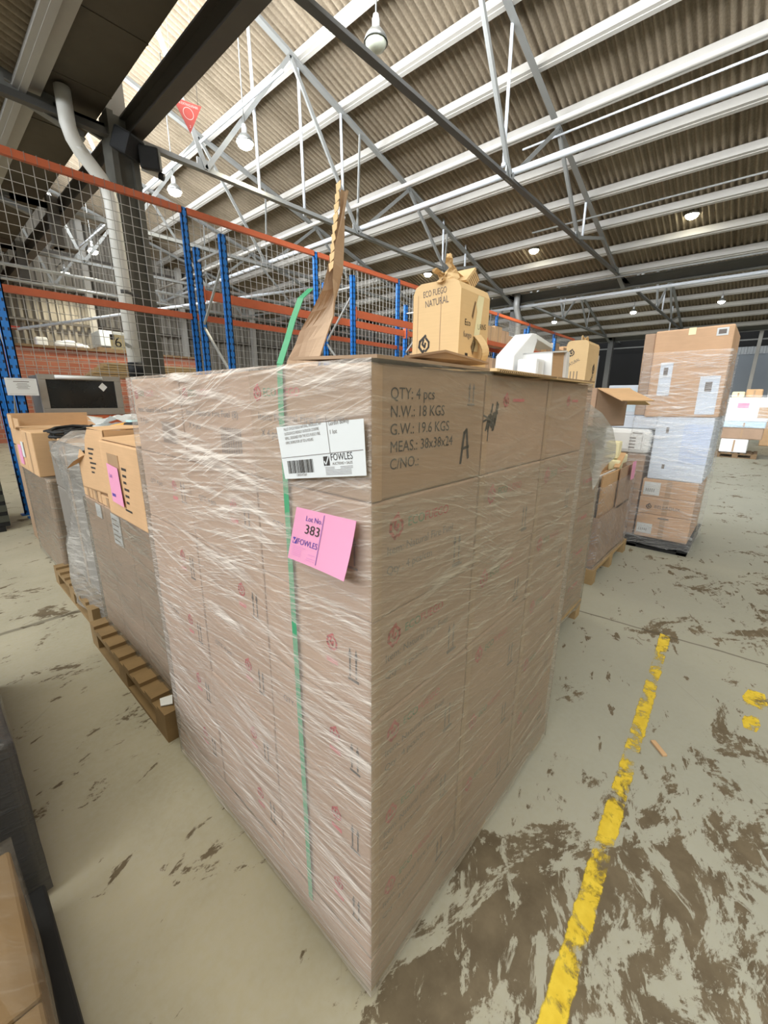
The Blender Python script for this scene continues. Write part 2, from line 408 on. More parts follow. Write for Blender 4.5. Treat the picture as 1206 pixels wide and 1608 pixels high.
def bay(b, nm):
    X0 = 3.05 + 15.3 * b; zt = 10.02
    roof_sheet('ceiling_' + nm, X0 - .1, X0 + 14.44, zt + .0275)
    # purlins along Y
    for k in range(12):
        x = X0 + .156 + 1.272 * k
        if x > X0 + 14.5: break
        if b == -1 and k < 4: continue
        z = zt - SL * (x - X0) - .165
        M = Matrix.Translation((x, 0, z)) @ Matrix.Rotation(math.atan(SL), 4, 'Y')
        p = MB().box((-.05, Y0, -.09), (.05, Y1, .105), 0, M)
        p.box((.02, Y0, -.105), (.10, Y1, -.09), 0, M)
        structure(p.build('roof_purlin', PURLIN))
    # valley gutter, its edge beam, eave beam and glazing
    if b >= 0:
        g = MB(); xg0, xg1 = X0 - .86, X0 - .10; zg = 6.05
        g.box((xg0, Y0, zg), (xg1, Y1, zg + .03)); g.box((xg0, Y0, zg + .03), (xg0 + .03, Y1, zg + .40)); g.box((xg1 - .03, Y0, zg + .03), (xg1, Y1, zg + .40))
        for i in range(20):
            yy = Y0 + .8 + i * 1.5
            g.box((xg0, yy, zg - .012), (xg1, yy + .03, zg))
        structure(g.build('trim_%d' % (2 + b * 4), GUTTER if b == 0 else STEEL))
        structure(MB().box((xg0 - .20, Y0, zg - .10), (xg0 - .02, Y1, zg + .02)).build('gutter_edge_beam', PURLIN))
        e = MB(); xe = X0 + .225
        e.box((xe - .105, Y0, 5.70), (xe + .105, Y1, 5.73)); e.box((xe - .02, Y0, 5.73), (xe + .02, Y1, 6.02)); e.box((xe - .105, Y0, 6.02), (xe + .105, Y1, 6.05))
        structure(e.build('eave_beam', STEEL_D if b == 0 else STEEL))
    w = MB()
    for i in range(16):
        yy = Y0 + i * 2.0; w.box((X0 - .05, yy - .03, 6.5), (X0 + .03, yy + .03, 9.95))
    for zz in (6.5, 7.6, 8.7, 9.85): w.box((X0 - .05, Y0, zz), (X0 + .03, Y1, zz + .08))
    wo = structure(w.build('window_%d' % (b + 2), STEEL))
    MB().box((X0 - .02, Y0, 6.58), (X0 - .012, Y1, 9.85)).build('window_pane', GLASS, wo)
    # trusses along X
    xs = X0 + .15; xe = X0 + 14.9
    topz = lambda x: zt - SL * (x - X0) - .36
    for ti, ty in enumerate(TRUSS_Y):
        t = bpy.data.objects.new('roof_truss', None); COL.objects.link(t); t.location = (X0 + .3, ty, CH); structure(t)
        near = ty < 6
        bc = MB().box((xs - .9, ty - .06, CH - .012), (xe + .4, ty + .06, CH)).box((xs - .9, ty - .008, CH), (xe + .4, ty + .008, CH + .09))
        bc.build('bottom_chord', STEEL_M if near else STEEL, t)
        tc = MB().bar((xs, ty, topz(xs)), (xe, ty, topz(xe)), .13, .015).bar((xs, ty, topz(xs) + .06), (xe, ty, topz(xe) + .06), .016, .11)
        tc.build('top_chord', STEEL, t)
        nb = [X0 + 1.6 + 4.08 * i for i in range(4)]
        nt = [X0 + .2] + [X0 + 3.7 + 4.08 * i for i in range(3)]
        for i in range(4):
            if near and i == 0 and b == 0: continue
            pairs = [(nb[i], nt[i])] + ([(nb[i], nt[i + 1])] if i + 1 < len(nt) else [])
            for xb, xt in pairs:
                MB().angle((xb, ty, CH + .04), (xt, ty, topz(xt) - .02), .085, .012, 0, (0, 1, 0)).build('web_member', STEEL, t)
            if i and not near: MB().angle((nb[i] - .0, ty + .02, CH + .04), (nb[i] + .12, ty + .02, topz(nb[i])), .05, .01, 0, (0, 1, 0)).build('web_post', STEEL, t)
            MB().box((nb[i] - .16, ty - .012, CH - .02), (nb[i] + .16, ty + .02, CH + .2)).build('gusset_plate', STEEL, t)
bay(-1, 'left'); bay(0, 'middle'); bay(1, 'right'); bay(2, 'far')

# concrete column under the near gutter and the steel columns of the next valley
def column(x, y, mat, nm, w=.2, d=.2):
    mb = MB()
    mb.box((x - w, y - d, 0), (x - w + .09, y + d, 6.05)); mb.box((x + w - .09, y - d, 0), (x + w, y + d, 6.05)); mb.box((x - w + .09, y - d + .09, 0), (x + w - .09, y + d - .06, 6.05))
    return structure(mb.build(nm, mat))
column(3.16, 8.82, CONC, 'column')
structure(MB().box((3.0, 8.75, 6.06), (3.30, 8.95, 9.9)).build('column_head', PURLIN))  # daylight on the column's upper part put into this paler colour
for yy in (13.08, 17.34): structure(MB().box((2.95, yy - .1, 5.0), (3.15, yy + .1, 6.05)).box((2.9, yy - .14, 5.0), (3.4, yy + .14, 5.04)).build('gutter_bracket', STEEL_D))
for yy in (8.82, 17.34): column(18.35, yy, STEEL_M, 'column', .16, .16)
column(33.7, 8.82, STEEL_M, 'column', .16, .16)
structure(MB().box((34.4, .82, 0), (34.6, 1.0, 6.6)).build('column', PURLIN))

# white downpipe with its offset below the gutter
pp = thing('downpipe', (2.82, 8.5, 0), 'white plastic downpipe with a slanted offset, strapped to the concrete column', 'pipe')
MB().tube([(2.36, 8.5, 6.0), (2.36, 8.5, 5.55), (2.40, 8.5, 5.38), (2.48, 8.5, 5.24), (2.70, 8.5, 4.98), (2.78, 8.5, 4.84), (2.80, 8.5, 4.68), (2.82, 8.5, 0.6)], .105, 20).build('pipe', PVC, pp)
for zz in (5.26, 4.88): MB().tube([(2.46 if zz > 5 else 2.765, 8.5, zz - .05), (2.50 if zz > 5 else 2.80, 8.5, zz + .0)], .115, 20).build('pipe_joint', PVC, pp)
for zz in (3.35,): MB().tube([(2.82, 8.5, zz - .03), (2.82, 8.5, zz + .03)], .115, 20).box((2.82, 8.56, zz - .02), (3.05, 8.62, zz + .02)).build('pipe_clip', STEEL_M, pp)
MB().tube([(2.82, 8.5, 1.98), (2.82, 8.5, 2.22)], .125, 20).build('pipe_coupling', BLACK_P, pp)
MB().tube([(2.82, 8.5, 0), (2.82, 8.5, .6)], .12, 20).build('pipe_shoe', GALV, pp)

# second downpipe on the far steel column
pq = thing('downpipe', (18.1, 8.4, 0), 'grey kinked drainpipe on the far steel column beyond the racks', 'pipe')
MB().tube([(17.75, 8.5, 6.0), (17.75, 8.5, 5.4), (18.05, 8.5, 5.0), (18.1, 8.5, 0)], .12, 12).build('pipe', GALV, pq)

# girders meeting the column from the left
structure(MB().angle((-12, 8.72, 5.70), (3.0, 8.72, 5.76), .12, .02).build('tie_beam', STEEL_M))
structure(MB().bar((-6, 8.95, 8.1), (2.95, 8.95, 5.80), .05, .16).build('rafter_beam', STEEL))

# ------------------------------------------------------------------ far walls
def cladding_mat(nm, c1, c2):
    m = NT(nm); v, x, y, z = m.pos()
    f = m.noise(m.vec(m.math('MULTIPLY', m.math('ADD', x, y), 6.0), 0.0, m.math('MULTIPLY', z, .7)), 1.0, 4)
    m.col(m.mix(m.ramp(f, .3, .7), c1, c2)); m.b.inputs['Roughness'].default_value = .8
    return m.mat
CLAD = cladding_mat('wall_cladding', (.18, .165, .135), (.30, .275, .235))
def ribbed(mb, a, b, z0, z1, pitch, depth, n):
    # ribbed sheet between plan points a and b, ribs standing off along n
    a = Vector((*a, 0)); b = Vector((*b, 0)); L = (b - a).length; d = (b - a) / L; n = Vector((*n, 0)); k = int(L / pitch); pr = []
    for i in range(k):
        for t, h in ((0, 0), (.45, 0), (.55, 1), (.9, 1)):
            pr.append(a + d * (i + t) * pitch + n * depth * h)
    pr.append(b); vs = []
    for p in pr: vs += [(p.x, p.y, z0), (p.x, p.y, z1)]
    return mb.add(vs, [(2 * i, 2 * i + 2, 2 * i + 3, 2 * i + 1) for i in range(len(pr) - 1)])
wl = MB(); ribbed(wl, (-13, 24.0), (37, 24.0), 0, 10.2, .26, .13, (0, -1))
wl.box((-13, 24.02, 0), (37, 24.12, 10.2))
structure(wl.build('wall_back', CLAD))
for zz in (4.7, 6.1, 7.5):
    structure(MB().box((-13, 23.70, zz), (37, 23.78, zz + .12)).build('wall_girt', STEEL_D))
for xx in (2.2, 6.3, 10.4, 14.5):
    structure(MB().box((xx - .12, 23.45, 0), (xx + .12, 23.7, 9.0)).build('wall_post', PURLIN))
BRICKN = NT('brickwork'); v, x, y, z = BRICKN.pos()
bt = BRICKN.n('ShaderNodeTexBrick'); BRICKN.l(BRICKN.vec(x, z, 0.0), bt.inputs['Vector'])
for k_, c_ in (('Color1', (.34, .105, .06, 1)), ('Color2', (.42, .15, .085, 1)), ('Mortar', (.38, .30, .24, 1))): bt.inputs[k_].default_value = c_
bt.inputs['Scale'].default_value = 1.0; bt.inputs['Mortar Size'].default_value = .012; bt.inputs['Brick Width'].default_value = .5; bt.inputs['Row Height'].default_value = .17
BRICKN.col(bt.outputs['Color']); BRICKN.b.inputs['Roughness'].default_value = .85
structure(MB().box((-2, 20.0, 0), (9.2, 23.4, 3.36)).build('wall_brick', BRICKN.mat))
structure(MB().box((-2.1, 19.9, 3.36), (9.3, 23.4, 3.44)).build('trim_1', WOOD_D))
# far end wall: grey cladding below, a paler ribbed band, above it a black sheet, the opening's darkness in its colour
GREYW = plain('grey_wall', (.20, .225, .25), .75, var=.06, scale=1)
VOID = plain('void_shade', (.012, .012, .012), .9)
structure(MB().box((36.0, -8, 0), (36.2, 24, 4.62)).build('wall_far', GREYW))
wb = MB(); ribbed(wb, (35.98, -8), (35.98, 24), 4.62, 5.05, .3, .05, (-1, 0))
structure(wb.build('trim_3', plain('pale_band', (.34, .36, .37), .7)))
structure(MB().box((36.0, -8, 5.05), (36.2, 24, 10.5)).build('wall_upper', VOID))
structure(MB().box((35.9, 7.0, 1.2), (35.97, 15, 5.05)).build('void_patch', VOID))  # black sheet: darkness at the hall's far end put into its colour
structure(MB().box((33.3, -8, 6.62), (33.5, 24, 6.95)).build('eave_beam', PURLIN))
structure(MB().box((34.6, -8, 5.28), (34.7, 24, 5.36)).build('wall_girt', STEEL))

structure(MB().box((-14.2, -8, 0), (-14, 26, 11)).build('wall_left', GREYW))
structure(MB().box((-14, -8.2, 0), (37, -8, 11)).build('wall_front', plain('hall_wall', (.36, .34, .30), .8)))
for xa, xb in ((-12.4, 3.0), (3.0, 18.3), (18.3, 33.6)): structure(MB().box((xa, -8, 10.6), (xb, -6, 10.7)).build('ceiling_edge', GREYW))

# long services run under the roof, all along Y
def run(nm, pts, r, mat, lab, cat='pipe', n=10):
    return tag(MB().tube(pts, r, n).build(nm, mat), lab, cat)
run('service_pipe', [(8.86, -6, 6.0), (8.86, 24, 6.0)], .06, TUBEW, 'bright white pipe running under the roof purlins from left to right', n=12)
run('service_pipe', [(8.50, -6, 6.35), (8.50, 24, 6.35)], .045, PURLIN, 'cream pipe running just above the bright white pipe under the roof')
run('conduit', [(5.35, 7.2, 7.05), (5.35, 24, 7.05)], .028, TUBEW, 'thin white conduit below the purlins carrying the nearer lamp row', 'conduit')
run('conduit', [(6.3, -6, 8.2), (6.3, 3.9, 8.2)], .03, TUBEW, 'short white conduit stub at the top edge right of the unlit lamp', 'conduit')
run('conduit', [(10.9, -6, 7.4), (10.9, 5.4, 7.4)], .022, TUBEW, 'thin cable conduit clipped along a purlin in the upper right', 'conduit')
run('conduit', [(13.6, -6, 6.55), (13.6, 6.2, 6.55)], .022, STEEL, 'thin grey conduit under the roof right of the long bottom chord', 'conduit')
run('conduit', [(17.0, -6, 5.75), (17.0, 6.6, 5.75)], .03, STEEL, 'grey conduit in front of the far valley gutter', 'conduit')
run('service_pipe', [(18.0, -6, 5.45), (18.0, 12, 5.45)], .06, TUBEW, 'pale pipe running below the far valley gutter', n=8)
for zz, xx in ((5.0, 19), (4.6, 12), (4.2, 16)):
    pass
run('service_pipe', [(-6, 17.2, 5.35), (12, 17.2, 5.35)], .05, GALV, 'grey horizontal pipe behind the mesh, above the brick block')
run('service_pipe', [(-6, 17.2, 4.95), (12, 17.2, 4.95)], .04, GALV, 'thinner grey horizontal pipe below the other one behind the mesh')
structure(MB().tube([(3.0, 19.9, 3.9), (11.5, 13.08, 5.8)], .05, 10).build('cross_brace', TUBEW))
run('service_pipe', [(1.6, 13.0, 6.6), (1.6, 13.0, 4.2)], .05, TUBEW, 'vertical white pipe hanging behind the mesh near the left edge')
# hanging droppers
dr = [(5.83, 8.9, 8.9, 5.88, 'long white dropper rod hanging over the left end of the pile'), (7.02, 8.9, 8.85, 5.84, 'long white dropper rod hanging right of the first dropper'),
      (8.22, 8.85, 8.4, 6.1, 'grey dropper rod hanging behind the torn cardboard tip'), (8.52, 4.62, 8.4, 6.05, 'thick white dropper rod meeting the long bottom chord'),
      (13.3, 4.62, 7.05, 5.9, 'white dropper rod at the second node of the long bottom chord'), (12.7, 8.85, 7.3, 5.0, 'thin white dropper rod above the tan box on the pile'), (14.1, 8.85, 6.9, 5.0, 'thin white dropper rod right of the one above the tan box'),
      (25.6, 4.62, 7.0, 5.85, 'far white dropper rod beyond the valley gutter'), (28.3, 4.62, 6.6, 5.4, 'farthest white dropper rod above the tall brown carton')]
for x_, y_, z1, z0, lab in dr:
    tag(MB().tube([(x_, y_, z1), (x_ + .05, y_, z0)], .032, 8).lathe((x_ + .05, y_, z0 - .05), [(.001, 0), (.045, .01), (.045, .06), (.001, .07)], 10).build('dropper_rod', TUBEW), lab, 'rod')

# ------------------------------------------------------------------ pendant lamps
def lamp(x, y, z, lab, lit=True, zr=None, e=70):
    t = thing('pendant_lamp', (x, y, z), lab, 'lamp', 'high bay lamps')
    top = 10.02 - SL * ((x - 3.05) % 15.3) - .05
    MB().tube([(x, y, z + .30), (x, y, top)], .012, 6).build('cord', STEEL, t)
    MB().lathe((x, y, z), [(.001, .30), (.04, .30), (.045, .26), (.055, .25), (.055, .13), (.04, .11)], 16).build('housing', GALV, t)
    MB().lathe((x, y, z), [(.045, .12), (.08, .10), (.135, .05), (.17, -.02), (.175, -.02), (.145, .06), (.09, .125), (.045, .14)], 24).build('reflector', ALU, t)
    MB().lathe((x, y, z), [(.001, -.12), (.07, -.11), (.13, -.075), (.155, -.02), (.12, .05), (.05, .09), (.001, .09)], 20).build('bulb', LAMP_E if lit else LAMP_U, t)
    if lit:
        l = bpy.data.lights.new('lamp_light', 'SPOT'); l.energy = e * 7; l.color = (1, .90, .66); l.spot_size = 2.6; l.spot_blend = .8; l.shadow_soft_size = .2
        o = bpy.data.objects.new('lamp_light', l); COL.objects.link(o); o.location = (x, y, z - .34)
LAMP_U = plain('unlit_lens', (.55, .58, .48), .25, var=.2, scale=20)
lamp(5.47, 5.12, 6.6, 'unlit bell pendant lamp with visible reflector at the top of the picture', False)
lamp(5.50, 8.75, 6.6, 'glowing pendant lamp right of the red triangular sign')
lamp(5.40, 11.9, 6.6, 'glowing pendant lamp just right of the concrete column')
lamp(5.32, 18.6, 6.6, 'glowing pendant lamp behind the mesh left of the downpipe')
lamp(5.32, 22.6, 6.6, 'glowing pendant lamp behind the mesh, farthest left of all')
lamp(15.3, 2.43, 6.6, 'brightest glowing pendant lamp at the right edge under the roof')
lamp(15.2, 6.82, 6.6, 'glowing pendant lamp above the white foam boxes')
lamp(15.1, 11.2, 6.6, 'glowing pendant lamp just above the tan box on the pile')
lamp(28.5, 2.59, 6.6, 'small far lamp above the right end of the tall brown carton')
lamp(28.6, 6.56, 6.6, 'small far lamp left of the tall brown carton top')
lamp(28.8, 11.1, 6.6, 'small far lamp above the tan bag beyond the foam boxes')

# things on and near the column
t = thing('floodlight', (3.3, 8.3, 5.6), 'pair of black floodlights clamped to the head of the concrete column', 'floodlight')
M = Matrix.Translation((3.12, 8.36, 5.52)) @ Matrix.Rotation(.5, 4, 'Z') @ Matrix.Rotation(.5, 4, 'X')
MB().box((-.18, -.16, -.15), (.14, .16, .17), 0, M).build('lamp_head', BLACK_P, t, .03)
M = Matrix.Translation((3.42, 8.30, 5.44)) @ Matrix.Rotation(-.5, 4, 'Z') @ Matrix.Rotation(.35, 4, 'X')
MB().box((-.15, -.16, -.16), (.15, .15, .15), 0, M).build('lamp_head', BLACK_P, t, .03)
MB().tube([(3.1, 8.46, 5.5), (3.42, 8.44, 5.42)], .05, 10).build('bracket', BLACK_P, t)
t = thing('security_camera', (3.55, 8.6, 5.25), 'small white bullet security camera beside the column head', 'camera')
MB().tube([(3.40, 8.60, 5.40), (3.60, 8.44, 5.30)], .055, 12).build('camera_body', PVC, t)
MB().tube([(3.60, 8.44, 5.30), (3.65, 8.40, 5.275)], .058, 12).build('lens_ring', BLACK_P, t)
MB().tube([(3.36, 8.66, 5.48), (3.42, 8.60, 5.40)], .02, 8).build('bracket', PVC, t)

# ------------------------------------------------------------------ lettering
_tc = {}
def text_geo(s, size):
    key = (s, size)
    if key not in _tc:
        cu = bpy.data.curves.new('lettering', 'FONT'); cu.body = s; cu.size = size; cu.resolution_u = 3
        o = bpy.data.objects.new('lettering', cu); COL.objects.link(o)
        dg = bpy.context.evaluated_depsgraph_get()
        me = o.evaluated_get(dg).to_mesh()
        _tc[key] = ([tuple(v.co) for v in me.vertices], [tuple(p.vertices) for p in me.polygons])
        o.evaluated_get(dg).to_mesh_clear(); bpy.data.objects.remove(o); bpy.data.curves.remove(cu)
    return _tc[key]
class Face:
    # a flat printed face: origin, right and up directions
    def __init__(s, o, u, v, eps=.0008):
        s.o = Vector(o); s.u = Vector(u).normalized(); s.v = Vector(v).normalized(); s.n = s.u.cross(s.v); s.e = eps
    def p(s, x, y): return s.o + s.u * x + s.v * y + s.n * s.e
    def text(s, mb, x, y, t, size, mi=0, rot=0, stretch=1, width=None):
        vs, fs = text_geo(t, 1.0)
        if width:
            w = max(q[0] for q in vs) - min(q[0] for q in vs); stretch = width / (w * size)
        c, sn = math.cos(rot), math.sin(rot)
        mb.add([s.p(x + (a * stretch * c - b * sn) * size, y + (a * stretch * sn + b * c) * size) for a, b, _ in vs], fs, mi)
    def rect(s, mb, x0, y0, x1, y1, mi=0): mb.add([s.p(x0, y0), s.p(x1, y0), s.p(x1, y1), s.p(x0, y1)], [(0, 1, 2, 3)], mi)
    def poly(s, mb, pts, mi=0): mb.add([s.p(*q) for q in pts], [tuple(range(len(pts)))], mi)
    def stroke(s, mb, pts, w, mi=0):
        for (x0, y0), (x1, y1) in zip(pts, pts[1:]):
            L = math.hypot(x1 - x0, y1 - y0) or 1e-6; nx, ny = -(y1 - y0) / L * w / 2, (x1 - x0) / L * w / 2
            ex, ey = (x1 - x0) / L * w * .3, (y1 - y0) / L * w * .3
            s.poly(mb, [(x0 - nx - ex, y0 - ny - ey), (x1 - nx + ex, y1 - ny + ey), (x1 + nx + ex, y1 + ny + ey), (x0 + nx - ex, y0 + ny - ey)], mi)
    def flame(s, mb, x, y, r, mi=0):
        # two interlocking hooked strokes in a hexagon outline
        P = lambda pts: [(x + a * r, y + b * r) for a, b in pts]
        s.stroke(mb, P([(.2, 1), (-.65, .35), (-.75, -.3), (-.2, -.95), (.05, -.75)]), r * .30, mi)
        s.stroke(mb, P([(-.1, .55), (-.25, 0), (.1, -.35), (.2, .1)]), r * .26, mi)
        s.stroke(mb, P([(.25, .7), (.72, .2), (.7, -.4), (.25, -.85)]), r * .26, mi)
    def arrows(s, mb, x, y, w, h, mi=0):
        for k in (0, 1):
            xx = x + k * w * .62
            s.rect(mb, xx + w * .1, y, xx + w * .24, y + h * .75, mi)
            s.poly(mb, [(xx - w * .02, y + h * .68), (xx + w * .36, y + h * .68), (xx + w * .17, y + h)], mi)
        s.rect(mb, x - w * .05, y - h * .14, x + w * 1.05, y - h * .05, mi)

# ------------------------------------------------------------------ red hanging sign
fs = thing('hanging_sign', (4.06, 8.2, 6.0), 'red triangular fire extinguisher sign hanging on wires beside the column', 'sign')
A, B, C_ = Vector((3.84, 8.2, 6.42)), Vector((4.30, 8.12, 6.44)), Vector((4.08, 8.16, 5.99))
n_ = (C_ - A).cross(B - A).normalized()
MB().sheet([A, C_, B], n_, .006).build('sign_board', RED, fs)
fa = Face(A + n_ * .0065, (B - A), n_.cross(B - A), .002)
mb = MB(); fa.text(mb, .055, -.062, 'FIRE EXTINGUISHER', .047, 0, 0, 1, .345)
ring = [(.232 + .082 * math.cos(a), -.165 + .082 * math.sin(a)) for a in [i * math.pi / 10 for i in range(21)]]
SIGNP = plain('sign_pale', (.66, .45, .40), .6)
mb.build('sign_lettering', SIGNP, fs)
mb = MB(); fa.stroke(mb, ring, .008, 0); mb.build('sign_ring', SIGNP, fs)
mb = MB(); fa.text(mb, .225, -.36, '2', .05, 0); mb.build('sign_digit', SIGNP, fs)
MB().tube([A + Vector((.05, 0, 0)), A + Vector((.05, .05, 3.35))], .005, 5).tube([B - Vector((.06, 0, 0)), B + Vector((-.06, .05, 3.22))], .005, 5).build('hanging_wire', STEEL_D, fs)

# ------------------------------------------------------------------ pallet racking
XK = [3.57 + 2.70 * k for k in range(-1, 8)]
def upright(x, y, h, parent, w=.09, d=.075):
    m = MB()
    m.box((x - w / 2, y - d / 2, 0), (x + w / 2, y - d / 2 + .012, h)); m.box((x - w / 2, y - d / 2, 0), (x - w / 2 + .012, y + d / 2, h)); m.box((x + w / 2 - .012, y - d / 2, 0), (x + w / 2, y + d / 2, h))
    o = m.build('upright', BLUE, parent)
    MB().box((x - .08, y - .07, 0), (x + .08, y + .07, .01)).build('foot_plate', BLUE, parent)
    return o
names = ['at the left edge, partly behind the white notice', 'nearest the column with its tall zigzag bracing', 'behind the torn cardboard sheet', 'left of the tan box on the pile', 'first one right of the tan box',
         'second one right of the tan box', 'left of the white foam boxes', 'far, behind the foam boxes', 'farthest, beyond the tan bag']
YN, YB, YM = 6.48, 7.32, 7.56
for k, x in enumerate(XK):
    t = thing('rack_frame', (x, YN, 0), 'blue rack frame ' + names[k], 'rack frame', 'blue pallet rack frames')
    h = 3.97
    upright(x, YN, h, t); upright(x, YB, h, t)
    z = .25; side = 0
    while z < h - .9:
        a, b = ((YN, YB) if side == 0 else (YB, YN))
        MB().bar((x, a, z), (x, b, z + .85), .03, .03).build('brace', GALV, t)
        z += .85; side ^= 1
    MB().bar((x, YN, h - .2), (x, YB, h - .2), .03, .03).build('brace', GALV, t)
    upright(x - .04, YM, 4.58, t, .085, .07)
def beam(x0, x1, y, z, lab, hh=.12, mat=None):
    t = thing('rack_beam', (x0, y, z), lab, 'rack beam', 'orange rack beams')
    MB().box((x0 + .045, y - .025, z - hh), (x1 - .045, y + .025, z)).build('beam', mat or ORANGE, t)
    for xx in (x0 + .047, x1 - .047):
        MB().box((xx - .006, y - .06, z - .19), (xx + .006, y + .03, z + .05)).build('end_connector', ORANGE, t)
beam(XK[0], XK[1], YN, 1.395, 'front orange shelf beam under the built-in oven')
beam(XK[0], XK[1], YB, 1.395, 'back orange shelf beam behind the built-in oven')
beam(XK[1], XK[2], YB, 3.36, 'orange beam high at the back of the empty bay right of the column', .14)
beam(XK[2], XK[3], YB, 3.36, 'orange back beam in the bay behind the torn cardboard sheet', .14)
beam(XK[2], XK[3], YN, 3.36, 'orange front beam running left from the tan box on the pile', .14)
bn = ['right of the tan box', 'two bays right of the tan box', 'three bays right of the tan box', 'behind the foam boxes']
for i, k in enumerate((3, 4, 5, 6)):
    for z, zn in ((3.36, 'upper'), (2.45, 'lower')):
        beam(XK[k], XK[k + 1], YN, z, '%s front orange beam in the rack bay %s' % (zn, bn[i]))
        beam(XK[k], XK[k + 1], YB, z, '%s back orange beam in the rack bay %s' % (zn, bn[i]))
# mesh backing: one panel per bay, with its orange rails
mn = ['left of the column, downpipe seen through it', 'between the two blue uprights right of the column', 'behind the torn cardboard tip', 'left of and behind the tan box on the pile',
      'right of the tan box', 'above the loaded racks right of the tan box', 'above the foam boxes', 'at the far end of the racks']
for k in range(-1, 8):
    x0 = 3.53 + 2.70 * k; x1 = x0 + 2.70
    if k == -1: x0 = -1.0; x1 = 3.53
    if k > 6: break
    t = thing('mesh_panel', (x0, YM, 1.5), 'wire mesh panel with orange rails ' + mn[k + 1], 'mesh panel', 'rack backing mesh')
    m = MB(); n = int((x1 - x0) / .125)
    r = .0036
    for i in range(n + 1):
        x = x0 + .03 + (x1 - x0 - .06) * i / n
        m.box((x - r, YM + .03 - r, 1.2), (x + r, YM + .03 + r, 4.55))
    z = 1.25
    while z < 4.5:
        m.box((x0 + .02, YM + .034, z - r), (x1 - .02, YM + .042, z + r)); z += .125
    m.build('wire_grid', MESHW, t)
    MB().box((x0 + .04, YM - .035, 4.50), (x1 - .04, YM + .03, 4.59)).build('top_rail', ORANGE, t)
    MB().box((x0 + .04, YM - .035, 2.92), (x1 - .04, YM + .03, 3.01)).build('mid_rail', ORANGE, t)
    if k == -1:
        m = MB()
        for i in range(n): m.box((x0 + .05 + i * .125, YM - .038, 4.50), (x0 + .056 + i * .125, YM + .05, 4.60))
        m.build('mesh_hooks', STEEL, t)

# built-in oven on the shelf
ov = thing('built_in_oven', (1.5, 6.6, 1.395), 'stainless built-in oven with dark glass door lying on the rack shelf', 'oven')
ox0, ox1, oz0, oz1, oy = 1.06, 1.93, 1.40, 1.885, 6.47
MB().box((ox0 + .01, oy + .05, oz0), (ox1 - .01, oy + .60, oz1 - .01)).build('oven_body', STEEL_M, ov)
MB().box((ox0, oy, oz0), (ox1, oy + .05, oz0 + .085)).box((ox0, oy, oz1 - .06), (ox1, oy + .05, oz1)).box((ox0, oy, oz0 + .085), (ox0 + .075, oy + .05, oz1 - .06)).box((ox1 - .075, oy, oz0 + .085), (ox1, oy + .05, oz1 - .06)).build('door_frame', STAINL, ov, .004)
MB().box((ox0 + .075, oy + .012, oz0 + .085), (ox1 - .075, oy + .045, oz1 - .06)).build('door_glass', GLASSD, ov)
MB().tube([(ox0 + .16, oy - .045, oz1 - .03), (ox1 - .22, oy - .045, oz1 - .03)], .022, 12).build('wrapped_handle', POLY, ov)
MB().tube([(ox0 + .2, oy - .045, oz1 - .03), (ox0 + .2, oy + .01, oz1 - .03)], .012, 8).tube([(ox1 - .26, oy - .045, oz1 - .03), (ox1 - .26, oy + .01, oz1 - .03)], .012, 8).build('handle_post', STAINL, ov)
c = Vector((ox1 - .21, oy + .009, oz1 - .135))
MB().add([c + Vector(q) for q in ((0, 0, .055), (-.05, 0, 0), (0, 0, -.055), (.05, 0, 0))], [(0, 1, 2, 3)]).build('door_sticker', WHITE, ov)
MB().box((ox0 + .02, oy + .02, oz0 - .045), (ox1 + .3, oy + .55, oz0 - .003)).build('packing_board', K_DARK, ov)

# notice on the left rack post
nt = thing('paper_notice', (.87, 6.40, 1.74), 'white printed notice fixed to the left blue rack post', 'notice')
MB().box((.755, 6.395, 1.635), (1.035, 6.40, 1.825)).build('sheet', PAPER, nt)
fn = Face((.755, 6.395, 1.635), (1, 0, 0), (0, 0, 1)); mb = MB()
fn.rect(mb, .02, .015, .26, .0165); fn.rect(mb, .02, .172, .26, .1735)
fn.rect(mb, .07, .148, .21, .156)
for i in range(5): fn.rect(mb, .10 - .01 * (i % 2), .128 - i * .014, .19 + .012 * (i % 3), .132 - i * .014)
mb.build('print', INK_G, nt)

# digit plate by the downpipe
sp = thing('number_plate', (2.4, 7.85, 2.36), 'cream plate with a black digit beside the downpipe', 'sign')
MB().box((2.29, 7.85, 2.36), (2.49, 7.86, 2.58)).build('plate', YEL_S, sp)
mb = MB(); fp = Face((2.29, 7.85, 2.36), (1, 0, 0), (0, 0, 1)); fp.text(mb, .05, .035, '6', .22); fp.rect(mb, 0, .14, .06, .22)
mb.build('digit', INK, sp)
MB().bar((2.46, 7.865, 2.47), (2.76, 8.40, 2.47), .03, .05).build('bracket', GALV, sp)

# cartons stored on the loaded far bays
rb = random.Random(3); nn = 0
where = ['right of the tan box', 'two bays right of the tan box', 'three bays right of the tan box', 'behind the foam boxes']
pl = ['first', 'second', 'third', 'fourth', 'fifth']
for i, k in enumerate((3, 4, 5, 6)):
    for z, zn in ((2.45, 'lower'), (3.36, 'upper')):
        if zn == 'upper' and i in (0,): continue
        x = XK[k] + .12
        for q in range(5):
            w = .40 + rb.random() * .09; hh = .25 + rb.random() * .22
            b = MB().box((x, YN + .02, z), (x + w, YB - .05, z + hh))
            o = b.build('storage_carton', rb.choice([K_ORANGE, K_TAN, K_PILE]), None, .004)
            o_t = MB().box((x + w * .44, YN + .017, z + .01), (x + w * .56, YN + .02, z + hh)).build('tape', TAPE, o)
            tag(o, '%s carton from the left, %s shelf, rack bay %s' % (pl[q], zn, where[i]), 'carton', 'cartons on the far racks')
            x += w + .02

